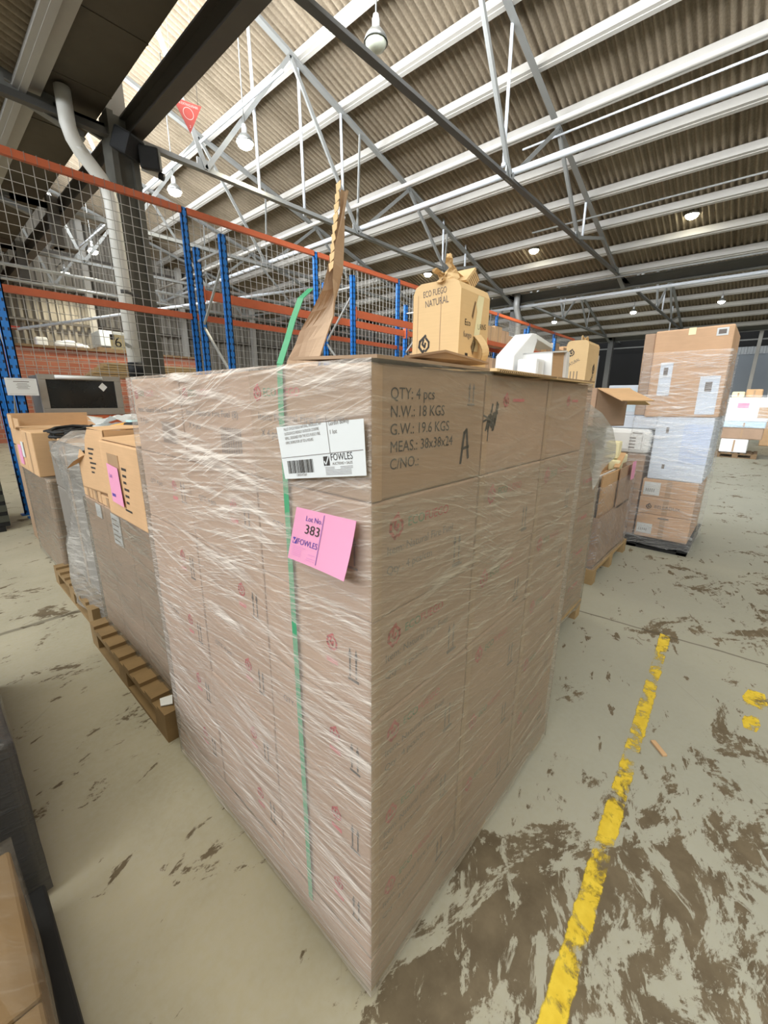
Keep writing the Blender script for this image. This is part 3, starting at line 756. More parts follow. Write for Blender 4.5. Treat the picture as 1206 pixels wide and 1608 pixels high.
# goods on the brick block
def onblock(nm, a, b, mat, lab, cat): return tag(MB().box(a, b).build(nm, mat, None, .03), lab, cat)
t = thing('wrapped_bale', (6.4, 20.4, 3.44), 'grey shrink-wrapped bale with a white label on top of the brick block', 'bale')
MB().box((5.5, 20.1, 3.56), (7.0, 21.2, 4.2)).build('bale', plain('grey_wrap', (.30, .31, .30), .4), t, .05)
MB().box((5.52, 20.08, 3.62), (5.95, 20.10, 4.2)).build('label', PAPER, t)
MB().box((5.4, 20.05, 3.44), (7.1, 21.2, 3.55)).build('skid', WOOD_D, t)
m = MB()
for i, (dx, s_) in enumerate(((-.35, .22), (-.1, .26), (.2, .2), (.4, .15))): m.lathe((4.65 + dx, 20.5, 3.44), [(.01, s_ * 1.2), (s_ * .7, s_ * 1.1), (s_ * 1.1, s_ * .6), (s_, .05), (.01, 0)], 10)
tag(m.build('white_sack', FOAM), 'heap of white plastic sheeting on the brick block left of the wrapped bale', 'sheeting')
tag(MB().box((3.5, 20.2, 3.44), (3.85, 20.6, 3.75)).build('white_bucket', WHITE, None, .05), 'small white tub on the edge of the brick block', 'tub')
t = thing('red_steel_stack', (1.5, 20.3, 3.44), 'stack of red steel beams on the left end of the brick block', 'steel beams')
for i in range(3): MB().box((-1.5, 20.2 + .25 * i, 3.46), (2.7, 20.35 + .25 * i, 3.85)).build('steel_beam', RED, t)
MB().box((-1.5, 20.1, 3.95), (3.1, 20.6, 4.02)).build('steel_beam', RED, t)
# timber pile in front of the brick block, seen through the mesh
for i in range(6):
    tag(MB().box((4.3 + .1 * i, 17.4 - .05 * i, 2.35 + .075 * i), (8.6 - .12 * i, 18.0, 2.42 + .075 * i)).build('timber_board', WOOD, None), ['lowest', 'second lowest', 'third', 'fourth', 'fifth', 'topmost'][i] + ' board of the timber stack before the brick block', 'board', 'stacked boards before the brick block')
t = thing('timber_stand', (6.4, 17.7, 0), 'dark low shelving carrying the timber boards before the brick block', 'shelving')
MB().box((4.2, 17.3, 2.28), (8.7, 18.1, 2.345)).build('shelf_top', WOOD_D, t)
for xx in (4.3, 6.4, 8.5): MB().box((xx - .05, 17.35, 0), (xx + .05, 18.0, 2.28)).build('post', STEEL_D, t)

# ------------------------------------------------------------------ wrapped pile in front
def pallet(loc, sx, sy, lab, mat=WOOD, rz=0, n=7, h=.145, grp='timber pallets'):
    # deck boards along X, bearers along Y
    t = thing('timber_pallet', loc, lab, 'pallet', grp); x, y, z = loc; M = rotz(rz, loc)
    w = sy / (n + (n - 1) * .75)
    for i in range(n):
        yy = i * w * 1.75
        MB().box((0, yy, h - .022), (sx, yy + w, h), 0, M).build('deck_board', mat, t)
    for xx in (0, sx / 2 - .05, sx - .10):
        MB().box((xx, 0, h - .045), (xx + .10, sy, h - .022), 0, M).build('bearer', mat, t)
        for yy in (0, sy / 2 - .07, sy - .14): MB().box((xx, yy, .02), (xx + .10, yy + .14, h - .045), 0, M).build('block', mat, t)
        MB().box((xx, 0, 0), (xx + .10, sy, .02), 0, M).build('bottom_board', mat, t)
    return t
PX0, PX1, PY0, PY1, PZ = .546, 1.783, .52, 1.735, .15
pallet((PX0 + .008, PY0 + .008, 0), 1.222, 1.20, 'timber pallet under the tall film-wrapped front pile', WOOD, 0, 7, .148)
m = MB()
m.box((PX0 - .002, PY0 - .002, .045), (PX0 + .004, PY1, .149)).box((PX0 + .004, PY0 - .002, .045), (PX1, PY0 + .004, .149))
m.build('side_skirt', K_PILE, bpy.data.objects['timber_pallet'])
NL = 6; CW = (PX1 - PX0) / 3; CD = (PY1 - PY0) / 3; CHT = (1.685 - PZ) / NL
lay = ['bottom', 'fifth', 'fourth', 'third', 'second', 'top']
def colname(ix, iy):
    if (ix, iy) == (0, 0): return 'near-corner column'
    if ix == 0: return ['', 'middle column of the left side', 'far column of the left side'][iy]
    return ['', 'middle column of the right side', 'far column of the right side'][ix]
g = .0025
rnd = random.Random(11)
cartons = {}
for l in range(NL):
    for ix in range(3):
        for iy in range(3):
            if ix > 0 and iy > 0 and l < NL - 1: continue
            z0 = PZ + l * CHT; x0 = PX0 + ix * CW; y0 = PY0 + iy * CD
            jx, jy = (rnd.uniform(-.002, .004), rnd.uniform(-.002, .004))
            a = (x0 + g + (jx if ix == 0 else 0), y0 + g + (jy if iy == 0 else 0), z0 + .001); b = (x0 + CW - g, y0 + CD - g, z0 + CHT - .001)
            dark = l == NL - 1 and iy == 0 and ix == 0
            if ix > 0 and iy > 0: lab = 'top-layer brown carton hidden inside the front pile, carrying the tan box and torn sheet'
            elif l in (0, NL - 1): lab = '%s-layer brown carton of the front pile, %s' % (lay[l], colname(ix, iy))
            else: lab = 'brown front pile carton, %s layer from top, %s' % ({4: 'second', 3: 'third', 2: 'fourth', 1: 'fifth'}[l], colname(ix, iy))
            t = thing('shipping_carton', ((a[0] + b[0]) / 2, (a[1] + b[1]) / 2, a[2]), lab, 'carton', 'inner cartons of the front pile' if ix > 0 and iy > 0 else 'cartons in the wrapped front pile')
            MB().box(a, b).build('carton_body', K_DARK if dark else K_PILE, t, .005)
            cartons[l, ix, iy] = t
            if iy == 0: MB().box((a[0] + .002, a[1] - .0006, a[2] + .001), (a[0] + .03, a[1], b[2] - .004)).build('edge_tape', TAPE, t)
            mb = MB(); wx = b[0] - a[0]; wy = b[1] - a[1]; hz = b[2] - a[2]
            if ix == 0:   # face towards -X
                F = Face((a[0], b[1], a[2]), (0, -1, 0), (0, 0, 1))
                if l == NL - 1:
                    F.flame(mb, .035, hz - .05, .018, 2); F.text(mb, .058, hz - .058, 'ECO', .026, 4); F.text(mb, .112, hz - .058, 'FUEGO', .026, 3)
                    F.text(mb, .03, hz - .112, 'Item: Natural Fire Fuel (8)', .025, 1, 0, 1, .30); F.text(mb, .04, hz - .150, 'X 4 pcs', .025, 1)
                    for i in range(26): F.rect(mb, .235 + i * .0042, .045, .235 + i * .0042 + (.0012 if i % 3 else .0026), .115, 1)
                elif l == NL - 2 and iy != 2 or l == 4:
                    F.flame(mb, wy - .125, hz * .62, .020, 3); F.rect(mb, wy - .145, hz * .42, wy - .105, hz * .47, 3)
                    F.arrows(mb, wy - .075, hz * .45, .035, .065, 1)
                else:
                    F.flame(mb, wy - .125, hz * .62, .022, 2); F.rect(mb, wy - .145, hz * .40, wy - .105, hz * .45, 3)
                    F.arrows(mb, wy - .070, hz * .38, .032, .075, 0)
                if l == 2 or l == 4: F.text(mb, .06, hz * .55, 'QTY: 4 pcs', .024, 1)
            if iy == 0:   # face towards -Y
                F = Face((a[0], a[1], a[2]), (1, 0, 0), (0, 0, 1))
                if l == NL - 1 and ix == 0:
                    for i, s_ in enumerate(('QTY: 4 pcs', 'N.W.: 18 KGS', 'G.W.: 19.6 KGS', 'MEAS.: 38x38x24', 'C/NO.:')):
                        F.text(mb, .052, hz - .062 - i * .0335, s_, .031, 0)
                    F.stroke(mb, [(.312, .045), (.322, .115), (.332, .122), (.345, .055)], .009, 0); F.stroke(mb, [(.314, .078), (.345, .082)], .007, 0)
                    F.arrows(mb, .33, .185, .03, .045, 1)
                elif l == NL - 1:
                    F.flame(mb, .12 if ix == 1 else .20, hz - .062, .018, 3); F.rect(mb, .16 if ix == 1 else .235, hz - .066, .235 if ix == 1 else .30, hz - .058, 3)
                    if ix == 1:
                        q = random.Random(4)
                        for i in range(9):
                            x_ = .015 + i * .006; F.stroke(mb, [(x_, hz - .13 + q.uniform(-.012, .008)), (x_ + .012, hz - .085 + q.uniform(-.02, .02))], .007, 0)
                        F.stroke(mb, [(.0, hz - .115), (.075, hz - .095)], .006, 0); F.stroke(mb, [(.03, hz - .115), (.028, hz - .165)], .005, 0)
                        F.stroke(mb, [(.0, hz - .10), (.065, hz - .118)], .005, 0)
                else:
                    pale = 0 if l in (4, 3) and ix == 0 else 1
                    F.flame(mb, .075, hz - .060, .026, 2 if not pale else 3); F.text(mb, .112, hz - .068, 'ECO', .030, 4); F.text(mb, .172, hz - .068, 'FUEGO', .030, 2 if not pale else 3)
                    if ix == 0:
                        F.text(mb, .045, hz - .118, 'Item: Natural Fire Fuel', .027, 1); F.text(mb, .045, hz - .162, 'Qty : 4 pcs/ctn', .027, 1)
                    F.arrows(mb, .30, .045, .035, .075, 1); F.rect(mb, .30, .03, .345, .036, 1)
            if mb.v: mb.build('print', [INK, INK_G, INK_R, INK_RP, INK_GR], t)
# opened flaps along the top of the right side
T = cartons[5, 0, 0]
MB().sheet([(.552, .512, 1.690), (.955, .512, 1.690), (.952, .74, 1.718), (.56, .76, 1.700)], (0, 0, 1), .006).build('top_flap', K_DARK, T)
MB().sheet([(.801, .657, 1.715), (.985, .663, 1.745), (1.284, .693, 1.735), (1.178, .814, 1.722)], (0, 0, 1), .006).build('raised_flap', K_DARK, T)
T = cartons[5, 1, 0]
MB().sheet([(.968, .500, 1.690), (1.36, .498, 1.688), (1.36, .80, 1.698), (.968, .80, 1.700)], (0, 0, 1), .007).build('top_flap', K_LIGHT, T)
T2 = cartons[5, 2, 0]
MB().sheet([(1.365, .500, 1.687), (1.765, .505, 1.687), (1.765, .85, 1.696), (1.365, .85, 1.696)], (0, 0, 1), .007).build('top_flap', K_LIGHT, T2)
for tt, xa, xb in ((T, .975, 1.36), (T2, 1.365, 1.75)):
    m = MB(); n = int((xb - xa) / .011)
    for i in range(n):
        x = xa + i * .011; m.sheet([(x, .4965, 1.6885), (x + .005, .4965, 1.6885), (x + .0085, .4965, 1.694), (x + .0035, .4965, 1.694)], (0, -1, 0), .0012)
    m.build('flute_edge', FLUTE, tt)

# green strap down the left side with its loose end standing up
m = MB(); pts = [(.541, .775, .115), (.541, .778, .5), (.541, .782, .9), (.541, .786, 1.3), (.540, .787, 1.60), (.542, .786, 1.692)]
loose = [(.556, .792, 1.715), (.575, .80, 1.745), (.595, .806, 1.785), (.62, .806, 1.835), (.645, .80, 1.858)]
def ribbon(m, P, wdir, w, t=.0012):
    P = [Vector(p) for p in P]; wd = Vector(wdir).normalized() * w / 2; vs = []
    for i, p in enumerate(P):
        d = (P[min(i + 1, len(P) - 1)] - P[max(i - 1, 0)]).normalized(); nn = d.cross(wd).normalized() * t / 2
        vs += [p - wd - nn, p + wd - nn, p + wd + nn, p - wd + nn]
    fs = []
    for i in range(len(P) - 1):
        for k in range(4): fs.append((i * 4 + k, i * 4 + (k + 1) % 4, i * 4 + 4 + (k + 1) % 4, i * 4 + 4 + k))
    fs += [(3, 2, 1, 0), tuple(len(vs) - 4 + k for k in range(4))]
    return m.add(vs, fs)
st = thing('packing_strap', (.541, .78, .115), 'green plastic packing strap down the left side of the front pile', 'strap')
ribbon(m, pts, (0, 1, 0), .019).build('strap', STRAP, st)
m = MB(); ribbon(m, [pts[-1]] + loose, (0, 1, .12), .021); m.build('loose_end', STRAP, st)

def wrap(mb, x0, x1, y0, y1, z0, z1, off, amp, seed, nz=60, ns=60, fold=.05, waist=0.0, skip=()):
    # stretch film pulled round a load: rounded corners, tight ridges and sags
    r = .015; peri = []
    def edge(p, q, n):
        for i in range(n): peri.append((p[0] + (q[0] - p[0]) * i / n, p[1] + (q[1] - p[1]) * i / n, i / n))
    a0, a1, b0, b1 = x0 - off, x1 + off, y0 - off, y1 + off
    edge((a0, b1), (a0, b0), ns); edge((a0, b0), (a1, b0), ns); edge((a1, b0), (a1, b1), max(6, ns // 4)); edge((a1, b1), (a0, b1), max(6, ns // 4))
    n = len(peri); vs = []; cx, cy = (x0 + x1) / 2, (y0 + y1) / 2
    rows = nz + 1 + (2 if fold else 0)
    for j in range(rows):
        jj = min(j, nz); z = z0 + (z1 - z0) * jj / nz
        for (px, py, t) in peri:
            s = px + py
            h = noise.noise(Vector((s * 2.2 + seed, z * 9.0 + .8 * s, seed))) + .5 * noise.noise(Vector((s * 5 + seed, z * 30 - s * 2.2, 3.1)))
            h = max(-.6, h) * amp * min(1, 4 * min(t, 1 - t) + .1)
            dx, dy = (0, 0)
            if px <= a0 + 1e-6: dx = -h
            elif px >= a1 - 1e-6: dx = h
            if py <= b0 + 1e-6: dy = -h
            elif py >= b1 - 1e-6: dy = h
            k = 0
            zz = z
            if j > nz:
                k = (j - nz) * .5 * fold * (1 + .8 * noise.noise(Vector((s * 6, seed, j)))); zz = z1 + .002 + .006 * noise.noise(Vector((s * 14, seed, j * 3)))
            elif j == 0: zz = z0 + .03 * noise.noise(Vector((s * 5, seed, 1)))
            ex = px + dx; ey = py + dy
            ex += k * (1 if ex < cx else -1) if abs(ex - cx) > .1 else 0
            ey += k * (1 if ey < cy else -1) if abs(ey - cy) > .1 else 0
            vs.append((ex, ey, zz))
    fs = []
    for j in range(rows - 1):
        for i in range(n):
            fs.append((j * n + i, j * n + (i + 1) % n, (j + 1) * n + (i + 1) % n, (j + 1) * n + i))
    return mb.add(vs, fs, 0, True)
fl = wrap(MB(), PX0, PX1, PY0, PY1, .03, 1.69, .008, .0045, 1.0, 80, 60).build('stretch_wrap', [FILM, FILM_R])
# one film in two copies: the right side's shade put into a darker tint
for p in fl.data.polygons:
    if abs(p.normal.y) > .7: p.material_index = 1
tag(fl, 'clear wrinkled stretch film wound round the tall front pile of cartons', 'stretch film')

# white lot sheet and pink lot ticket on the left side
def panel(corners, t=.0008):
    return [Vector(c) for c in corners]
lab_ = thing('lot_sheet', (.53, .65, 1.5), 'white lot sheet with barcode stuck on the film near the front corner', 'label')
tl, tr_, br, bl = Vector((.529, .793, 1.560)), Vector((.529, .523, 1.588)), Vector((.529, .516, 1.487)), Vector((.529, .770, 1.447))
F = Face(bl, (br - bl), (tl - bl) - (br - bl) * ((tl - bl).dot(br - bl) / (br - bl).length_squared), .0006)
wl_ = (br - bl).length; hl_ = (tl - bl).dot(F.v)
MB().sheet([bl, br, tr_, tl], F.n, -.0008).build('sheet', PAPER, lab_, 0)
mb = MB(); k = wl_ / .255
F.rect(mb, .0, hl_ * .40, wl_, hl_ * .41, 1); F.rect(mb, wl_ * .64, hl_ * .41, wl_ * .645, hl_ * 1.02, 1)
for i, s_ in enumerate(('PALLET OF ECO FUEGO NATURAL, SMOKELESS, AN', 'OUTDOOR ECO-FRIENDLY OUTDOOR COOKFIRE', 'REFILL, DESIGNED FOR THE ECO FUEGO FIRE', 'URNS, BURNS FOR UP TO 6 HOURS')):
    F.text(mb, .022, hl_ * .90 - i * .0095, s_, .0085, 1, 0, 1, (.125, .118, .12, .096)[i])
F.text(mb, .170, hl_ * .86, 'Gordon Bowdy', .012, 1, 0, 1, .058); F.text(mb, .170, hl_ * .72, '1 lot', .012, 1)
q = random.Random(9); x_ = .018
while x_ < .108:
    w_ = q.choice((.0008, .0012, .002)); F.rect(mb, x_, hl_ * .10, x_ + w_, hl_ * .34, 0); x_ += w_ + q.choice((.0009, .0014, .0018))
F.text(mb, .045, hl_ * .045, '1383547369', .0075, 1)
F.rect(mb, .142, hl_ * .20, .160, hl_ * .36, 0); F.text(mb, .164, hl_ * .28, 'FOWLES', .019, 0, 0, 1, .062)
F.text(mb, .168, hl_ * .205, 'AUCTIONS + SALES', .0075, 1, 0, 1, .057)
for i in range(6): F.rect(mb, .145, hl_ * (.165 - .025 * i), .145 + (.075 if i > 1 else .028), hl_ * (.172 - .025 * i), 1)
for i in range(2): F.rect(mb, .19, hl_ * (.165 - .025 * i), .225, hl_ * (.172 - .025 * i), 1)
mb.build('print', [INK, INK_G], lab_)
mb = MB(); F2 = Face(bl, F.u, F.v, .0011); F2.stroke(mb, [(.145, hl_ * .275), (.149, hl_ * .215), (.159, hl_ * .36)], .0028); mb.build('tick_mark', PAPER, lab_)

pk = thing('lot_ticket', (.52, .65, 1.3), 'pink ticket reading lot 383 on the left side of the front pile', 'ticket')
tl, tr_, br, bl = Vector((.527, .730, 1.390)), Vector((.527, .548, 1.400)), Vector((.512, .553, 1.275)), Vector((.527, .775, 1.258))
tr_ = Vector((.5265, .541, 1.396))
F = Face(bl, (br - bl), (tl - bl) - (br - bl).normalized() * (tl - bl).dot((br - bl).normalized()), .0007)
m = MB(); N = 8; vs = []
for j in range(N + 1):
    for i in range(N + 1):
        u, v = i / N, j / N
        p = bl.lerp(br, u).lerp(tl.lerp(tr_, u), v)
        p.x -= .010 * u * u * (1 - v) ** 2
        vs.append(p)
fs2 = [(j * (N + 1) + i, j * (N + 1) + i + 1, (j + 1) * (N + 1) + i + 1, (j + 1) * (N + 1) + i) for j in range(N) for i in range(N)]
m.add(vs, fs2, 0, True).add([v + Vector((.0008, 0, 0)) for v in vs], [f[::-1] for f in fs2], 0, True)
m.build('ticket', PINK, pk)
class Bil:
    # lettering laid onto the curled ticket
    def __init__(s): s.F = Face((0, 0, 0), (1, 0, 0), (0, 1, 0), 0)
    def put(s, mb, m2, mi):
        out = []
        for v in m2.v:
            u, w = v[0], v[1]; p = bl.lerp(br, u).lerp(tl.lerp(tr_, u), w); p.x -= .010 * u * u * (1 - w) ** 2 + .0011; out.append(p)
        mb.add(out, m2.f, mi)
Bq = Bil(); mb = MB(); FF = Bq.F
def put(fn, mi):
    m2 = MB(); fn(m2); Bq.put(mb, m2, mi)
put(lambda a: FF.text(a, .21, .80, 'Lot No.', .13, 0, 0, 1, .28), 0)
put(lambda a: FF.text(a, .22, .57, '383', .24, 0, 0, 1, .25), 1)
put(lambda a: FF.rect(a, .510, .06, .518, .97), 0)
put(lambda a: (FF.rect(a, .045, .33, .12, .45)), 0)
put(lambda a: FF.text(a, .13, .34, 'FOWLES', .155, 0, 0, 1, .35), 0)
put(lambda a: [FF.rect(a, .06, .28 - .035 * i, .06 + (.24 if i == 0 else .17), .29 - .035 * i) for i in range(6)] + [FF.rect(a, .36, .20, .48, .212), FF.rect(a, .34, .13, .49, .142), FF.rect(a, .33, .09, .48, .10)], 2)
mb.build('print', [INK_B, INK, plain('ink_mauve', (.62, .26, .50), .6)], pk)
mb = MB(); m2 = MB(); FF.stroke(m2, [(.055, .41), (.075, .35), (.112, .45)], .018)
for v in m2.v: pass
out = []
for v in m2.v:
    p = bl.lerp(br, v[0]).lerp(tl.lerp(tr_, v[0]), v[1]); p.x -= .0016; out.append(p)
mb.add(out, m2.f); mb.build('tick_mark', PINK, pk)

# torn cardboard sheet standing up behind the strap
tc_ = MB(); prof = [(1.44, 1.69, 1.23, 1.69), (1.41, 1.76, 1.205, 1.77), (1.36, 1.82, 1.17, 1.84), (1.32, 1.86, 1.145, 1.89), (1.24, 1.91, 1.135, 1.95), (1.17, 1.97, 1.128, 2.0), (1.142, 2.03, 1.112, 2.04), (1.13, 2.09, 1.102, 2.09), (1.115, 2.14, 1.088, 2.14), (1.10, 2.19, 1.08, 2.19), (1.088, 2.24, 1.072, 2.24)]
# (left y, left z, right y, right z) in the plane near x = 1.0, gently curled
NX = 6; vs = []
for i, (ya, za, yb, zb) in enumerate(prof):
    for k in range(NX + 1):
        t_ = k / NX
        vs.append(Vector((1.0 + .03 * math.sin(t_ * 3.1) + .012 * math.sin(i * .9 + t_ * 5), ya + (yb - ya) * t_, za + (zb - za) * t_ + .008 * math.sin(t_ * 9 + i * 2.0) * (1 if i in (0, 1) else .3))))
nq = NX + 1
fs3 = [(i * nq + k, i * nq + k + 1, (i + 1) * nq + k + 1, (i + 1) * nq + k) for i in range(len(prof) - 1) for k in range(NX)]
tcs = thing('torn_cardboard', (1.0, 1.27, 1.69), 'torn brown cardboard sheet standing up to a long ragged tip on the pile', 'cardboard')
tc_.add(vs, fs3).add([v + Vector((.005, 0, 0)) for v in vs], [f[::-1] for f in fs3])
E_ = len(vs); rim = [(i * nq) for i in range(len(prof))]; rim2 = [i * nq + NX for i in range(len(prof))]
tc_.add([vs[i] for i in rim] + [vs[i] + Vector((.005, 0, 0)) for i in rim], [(i, i + 1, len(rim) + i + 1, len(rim) + i) for i in range(len(rim) - 1)])
tc_.add([vs[i] for i in rim2] + [vs[i] + Vector((.005, 0, 0)) for i in rim2], [(i + 1, i, len(rim) + i, len(rim) + i + 1) for i in range(len(rim) - 1)])
tc_.build('sheet', K_TORN, tcs)
m = MB(); q = random.Random(2)
for i in range(9):
    z_ = 2.02 + i * .026; y_ = 1.128 - i * .0052
    m.sheet([(.994, y_ + .006, z_), (.994, y_ - .012, z_ + .01), (.994, y_ - .006 - q.random() * .012, z_ + .03), (.994, y_ + .008, z_ + .024)], (-1, 0, 0), .002)
m.build('ragged_tape', K_LIGHT, tcs)

# tan box with a crushed carry handle standing on the pile
def tan_box(c, w, d, h, rz, lab, crushed=True, nm='fuel_box'):
    t = thing(nm, c, lab, 'box'); M = rotz(rz, c)
    # rounded top edge: profile across the depth
    prof = [(0, 0), (0, h - .035), (.012, h - .010), (.035, h), (d - .035, h), (d - .012, h - .010), (d, h - .035), (d, 0)]
    m = MB(); vs = [M @ Vector((x, y, z)) for x in (0, w) for y, z in prof]; n = len(prof)
    m.add(vs, [tuple(range(n)), tuple(range(2 * n - 1, n - 1, -1))] + [(i, n + i, n + (i + 1) % n, (i + 1) % n) for i in range(n)])
    m.build('box_body', K_LIGHT, t)
    return t, M
def panel_box(name, a, b, mat, parent, M=None, bevel=.004):
    return MB().box(a, b, 0, M).build(name, mat, parent, bevel)
tb, M = tan_box((1.365, .865, 1.742), .225, .205, .295, 0.04, 'tan box with torn carry handle standing on top of the front pile')
m = MB()
F = Face(M @ Vector((0, .205, 0)), M.to_3x3() @ Vector((0, -1, 0)), (0, 0, 1), .001)
F.flame(m, .055, .085, .030, 0); F.text(m, .045, .012, 'FUEGO', .040, 1, 0, 1, .105); F.text(m, .055, .212, 'NATURAL', .034, 1, .08, 1, .10); F.text(m, .045, .247, 'ECO FUEGO', .03, 1, .06, 1, .10)
F2_ = Face(M @ Vector((0, 0, 0)), M.to_3x3() @ Vector((1, 0, 0)), (0, 0, 1), .001)
F2_.text(m, .035, .145, 'Eco', .03, 0); F2_.text(m, .03, .105, 'fuego', .028, 1); F2_.text(m, .135, .14, 'URNS', .028, 0, .1); F2_.rect(m, .05, .03, .07, .05, 0)
m.build('print', [INK, INK_G], tb)
m = MB(); F.rect(m, .1235, 0, .1255, .258); F.rect(m, .022, 0, .0235, .258); m.build('panel_seam', TAPE, tb)
# torn right face: pulled-open strip, hole and curl
m = MB(); F2_.poly(m, [(.10, .06), (.125, .20), (.115, .225), (.13, .258), (.175, .258), (.165, .20), (.145, .06)]); m.build('inner_liner', CREAM, tb)
m = MB(); F2_.poly(m, [(.085, .18), (.105, .235), (.112, .23), (.098, .18), (.095, .17)]); m.build('tear_hole', FLUTE, tb)
m = MB(); F2_.poly(m, [(.09, .075), (.115, .115), (.128, .09), (.11, .045)]); m.build('tear_hole', FLUTE, tb)
m = MB(); vs = []
for i in range(9):
    a = i / 8 * 2.4
    for k in (0, 1):
        vs.append(M @ Vector((.105 + .055 * k + .01 * math.sin(a), -.004 - .035 * math.sin(a), .115 - .10 * i / 8 + .01 * k)))
m.add(vs, [(2 * i, 2 * i + 2, 2 * i + 3, 2 * i + 1) for i in range(8)]).add([v + Vector((0, .003, 0)) for v in vs], [(2 * i, 2 * i + 1, 2 * i + 3, 2 * i + 2) for i in range(8)])
m.build('torn_curl', K_LIGHT, tb)
# crushed handle pieces on top
def crumple(m, M, x0, y0, w, d, h, q, twist=.6, n=7):
    vs = []
    for j in range(n):
        t = j / (n - 1); s_ = 1 - .75 * t + .25 * math.sin(t * 6 + q.random())
        for k in range(7):
            a = k / 6
            vs.append(M @ Vector((x0 + w * (a - .5) * s_ + .02 * math.sin(t * 5) + .012 * math.sin(k * 2.1 + j), y0 + d * math.sin(a * 9 + t * 2) * .5 * s_ + .01 * q.uniform(-1, 1), h * t)))
    fs = [(j * 7 + k, j * 7 + k + 1, (j + 1) * 7 + k + 1, (j + 1) * 7 + k) for j in range(n - 1) for k in range(6)]
    m.add(vs, fs); m.add([v + Vector((0, .003, .001)) for v in vs], [f[::-1] for f in fs])
q = random.Random(5); MT = M @ Matrix.Translation((0, 0, .292)) @ Matrix.Diagonal((.8, .8, .62, 1))
m = MB(); crumple(m, MT, .03, .07, .11, .05, .135, q); crumple(m, MT @ Matrix.Rotation(-.5, 4, 'Y'), .0, .10, .05, .03, .07, q); m.build('crushed_handle', K_LIGHT, tb)
m = MB(); MR = MT @ Matrix.Translation((.10, .03, 0)) @ Matrix.Rotation(.75, 4, 'Y')
for i in range(6): m.box((-.02 + i * .002, .0, .015 + i * .017), (.055, .10, .028 + i * .017), 0, MR)
m.box((-.022, -.004, 0), (-.008, .104, .118), 0, MR); m.build('pleated_handle', K_LIGHT, tb)
m = MB()
for i in range(6): m.box((.0, -.002, .029 + i * .017), (.052, .102, .0315 + i * .017), 0, MR)
m.build('pleat_lines', TAPE, tb)

# ------------------------------------------------------------------ second pile behind, right side
pallet((1.98, .79, 0), 1.22, 1.20, 'timber pallet under the second wrapped pile, just behind the front pile')
hh = (1.45 - .15) / 5
for l in range(5):
    for ix in (1, 2):
        x0 = 2.0 + .40 * ix; z0 = .15 + l * hh
        t = thing('shipping_carton', (x0 + .2, 1.0, z0), 'brown carton in the second pile, %s column of its right side, %s' % (('middle', 'far')[ix - 1], ('bottom layer', 'fourth layer down', 'third layer down', 'second layer down', 'uppermost layer')[l]), 'carton', 'cartons in the second pile')
        MB().box((x0 + .002, .80, z0 + .001), (x0 + .398, 1.22, z0 + hh - .001)).build('carton_body', K_PILE, t, .005)
        m = MB(); F = Face((x0, .80, z0), (1, 0, 0), (0, 0, 1)); F.flame(m, .08, hh * .7, .022, 1); F.rect(m, .12, hh * .62, .26, hh * .72, 1); F.text(m, .06, hh * .35, 'Qty : 4 pcs/ctn', .024, 0); m.build('print', [INK_G, INK_RP], t)
fl2 = wrap(MB(), 2.0, 3.2, .80, 1.98, .10, 1.46, .010, .007, 4.0, 50, 46).build('stretch_wrap', FILM_R)
tag(fl2, 'clear stretch film wound round the second pile, with a loose flap at the right', 'stretch film')
m = MB(); vs = []
top_ = [(2.66, .79, 1.625), (2.86, .77, 1.55), (3.10, .75, 1.45), (3.22, .72, 1.33), (3.26, .70, 1.24)]
for i, p in enumerate(top_):
    for k in range(7):
        t_ = k / 6; b = Vector((p[0] - .12 - .16 * (i / 4), .785, p[2] - .10 - .10 * i / 4)); v = Vector(p).lerp(b, t_)
        v.y -= .03 * math.sin(t_ * 3.1 + i); v.x += .015 * math.sin(t_ * 8 + i * 2); vs.append(v)
m.add(vs, [(i * 7 + k, (i + 1) * 7 + k, (i + 1) * 7 + k + 1, i * 7 + k + 1) for i in range(4) for k in range(6)], 0, True)
m.build('loose_flap', film('loose_film', .32, .5, (.48, .48, .46), seed=1.0, dens=.6), fl2)
# open carton on its far corner
oc = thing('open_carton', (3.02, .84, 1.45), 'open brown carton with a raised flap at the far end of the second pile', 'carton')
M = rotz(-.42, (2.98, .82, 1.462)); w_, d_, h_ = .30, .32, .245
m = MB()
for a, b in (((0, 0, 0), (w_, d_, .006)), ((0, 0, 0), (w_, .006, h_)), ((0, d_ - .006, 0), (w_, d_, h_)), ((0, 0, 0), (.006, d_, h_)), ((w_ - .006, 0, 0), (w_, d_, h_))): m.box(a, b, 0, M)
m.build('carton_body', K_PILE, oc)
MB().box((0, 0, 0), (w_, .2, .006), 0, M @ Matrix.Translation((0, 0, h_)) @ Matrix.Rotation(-2.75, 4, 'X')).build('front_flap', K_TAN, oc)
MB().box((0, -.0, 0), (.26, d_, .006), 0, M @ Matrix.Translation((w_, 0, h_)) @ Matrix.Rotation(.42, 4, 'Y')).build('side_flap', K_LIGHT, oc)
m = MB(); F = Face(M @ Vector((0, d_, 0)), M.to_3x3() @ Vector((0, -1, 0)), (0, 0, 1), .001); F.flame(m, .10, .19, .025, 0); F.text(m, .135, .178, 'FUEGO', .026, 0); F.text(m, .06, .105, 'Item: Natural', .024, 1)
m.build('print', [INK_R, INK_G], oc)
# boards levelling the second pile's top under the foam boxes
bs = tag(MB().box((2.30, 1.25, 1.462), (3.15, 1.9, 1.74)).build('flat_carton', K_TAN, None, .005), 'flat tan carton under the white foam boxes on the second pile', 'carton')
MB().box((2.30, 1.245, 1.59), (3.15, 1.25, 1.61)).build('tape', TAPE, bs)
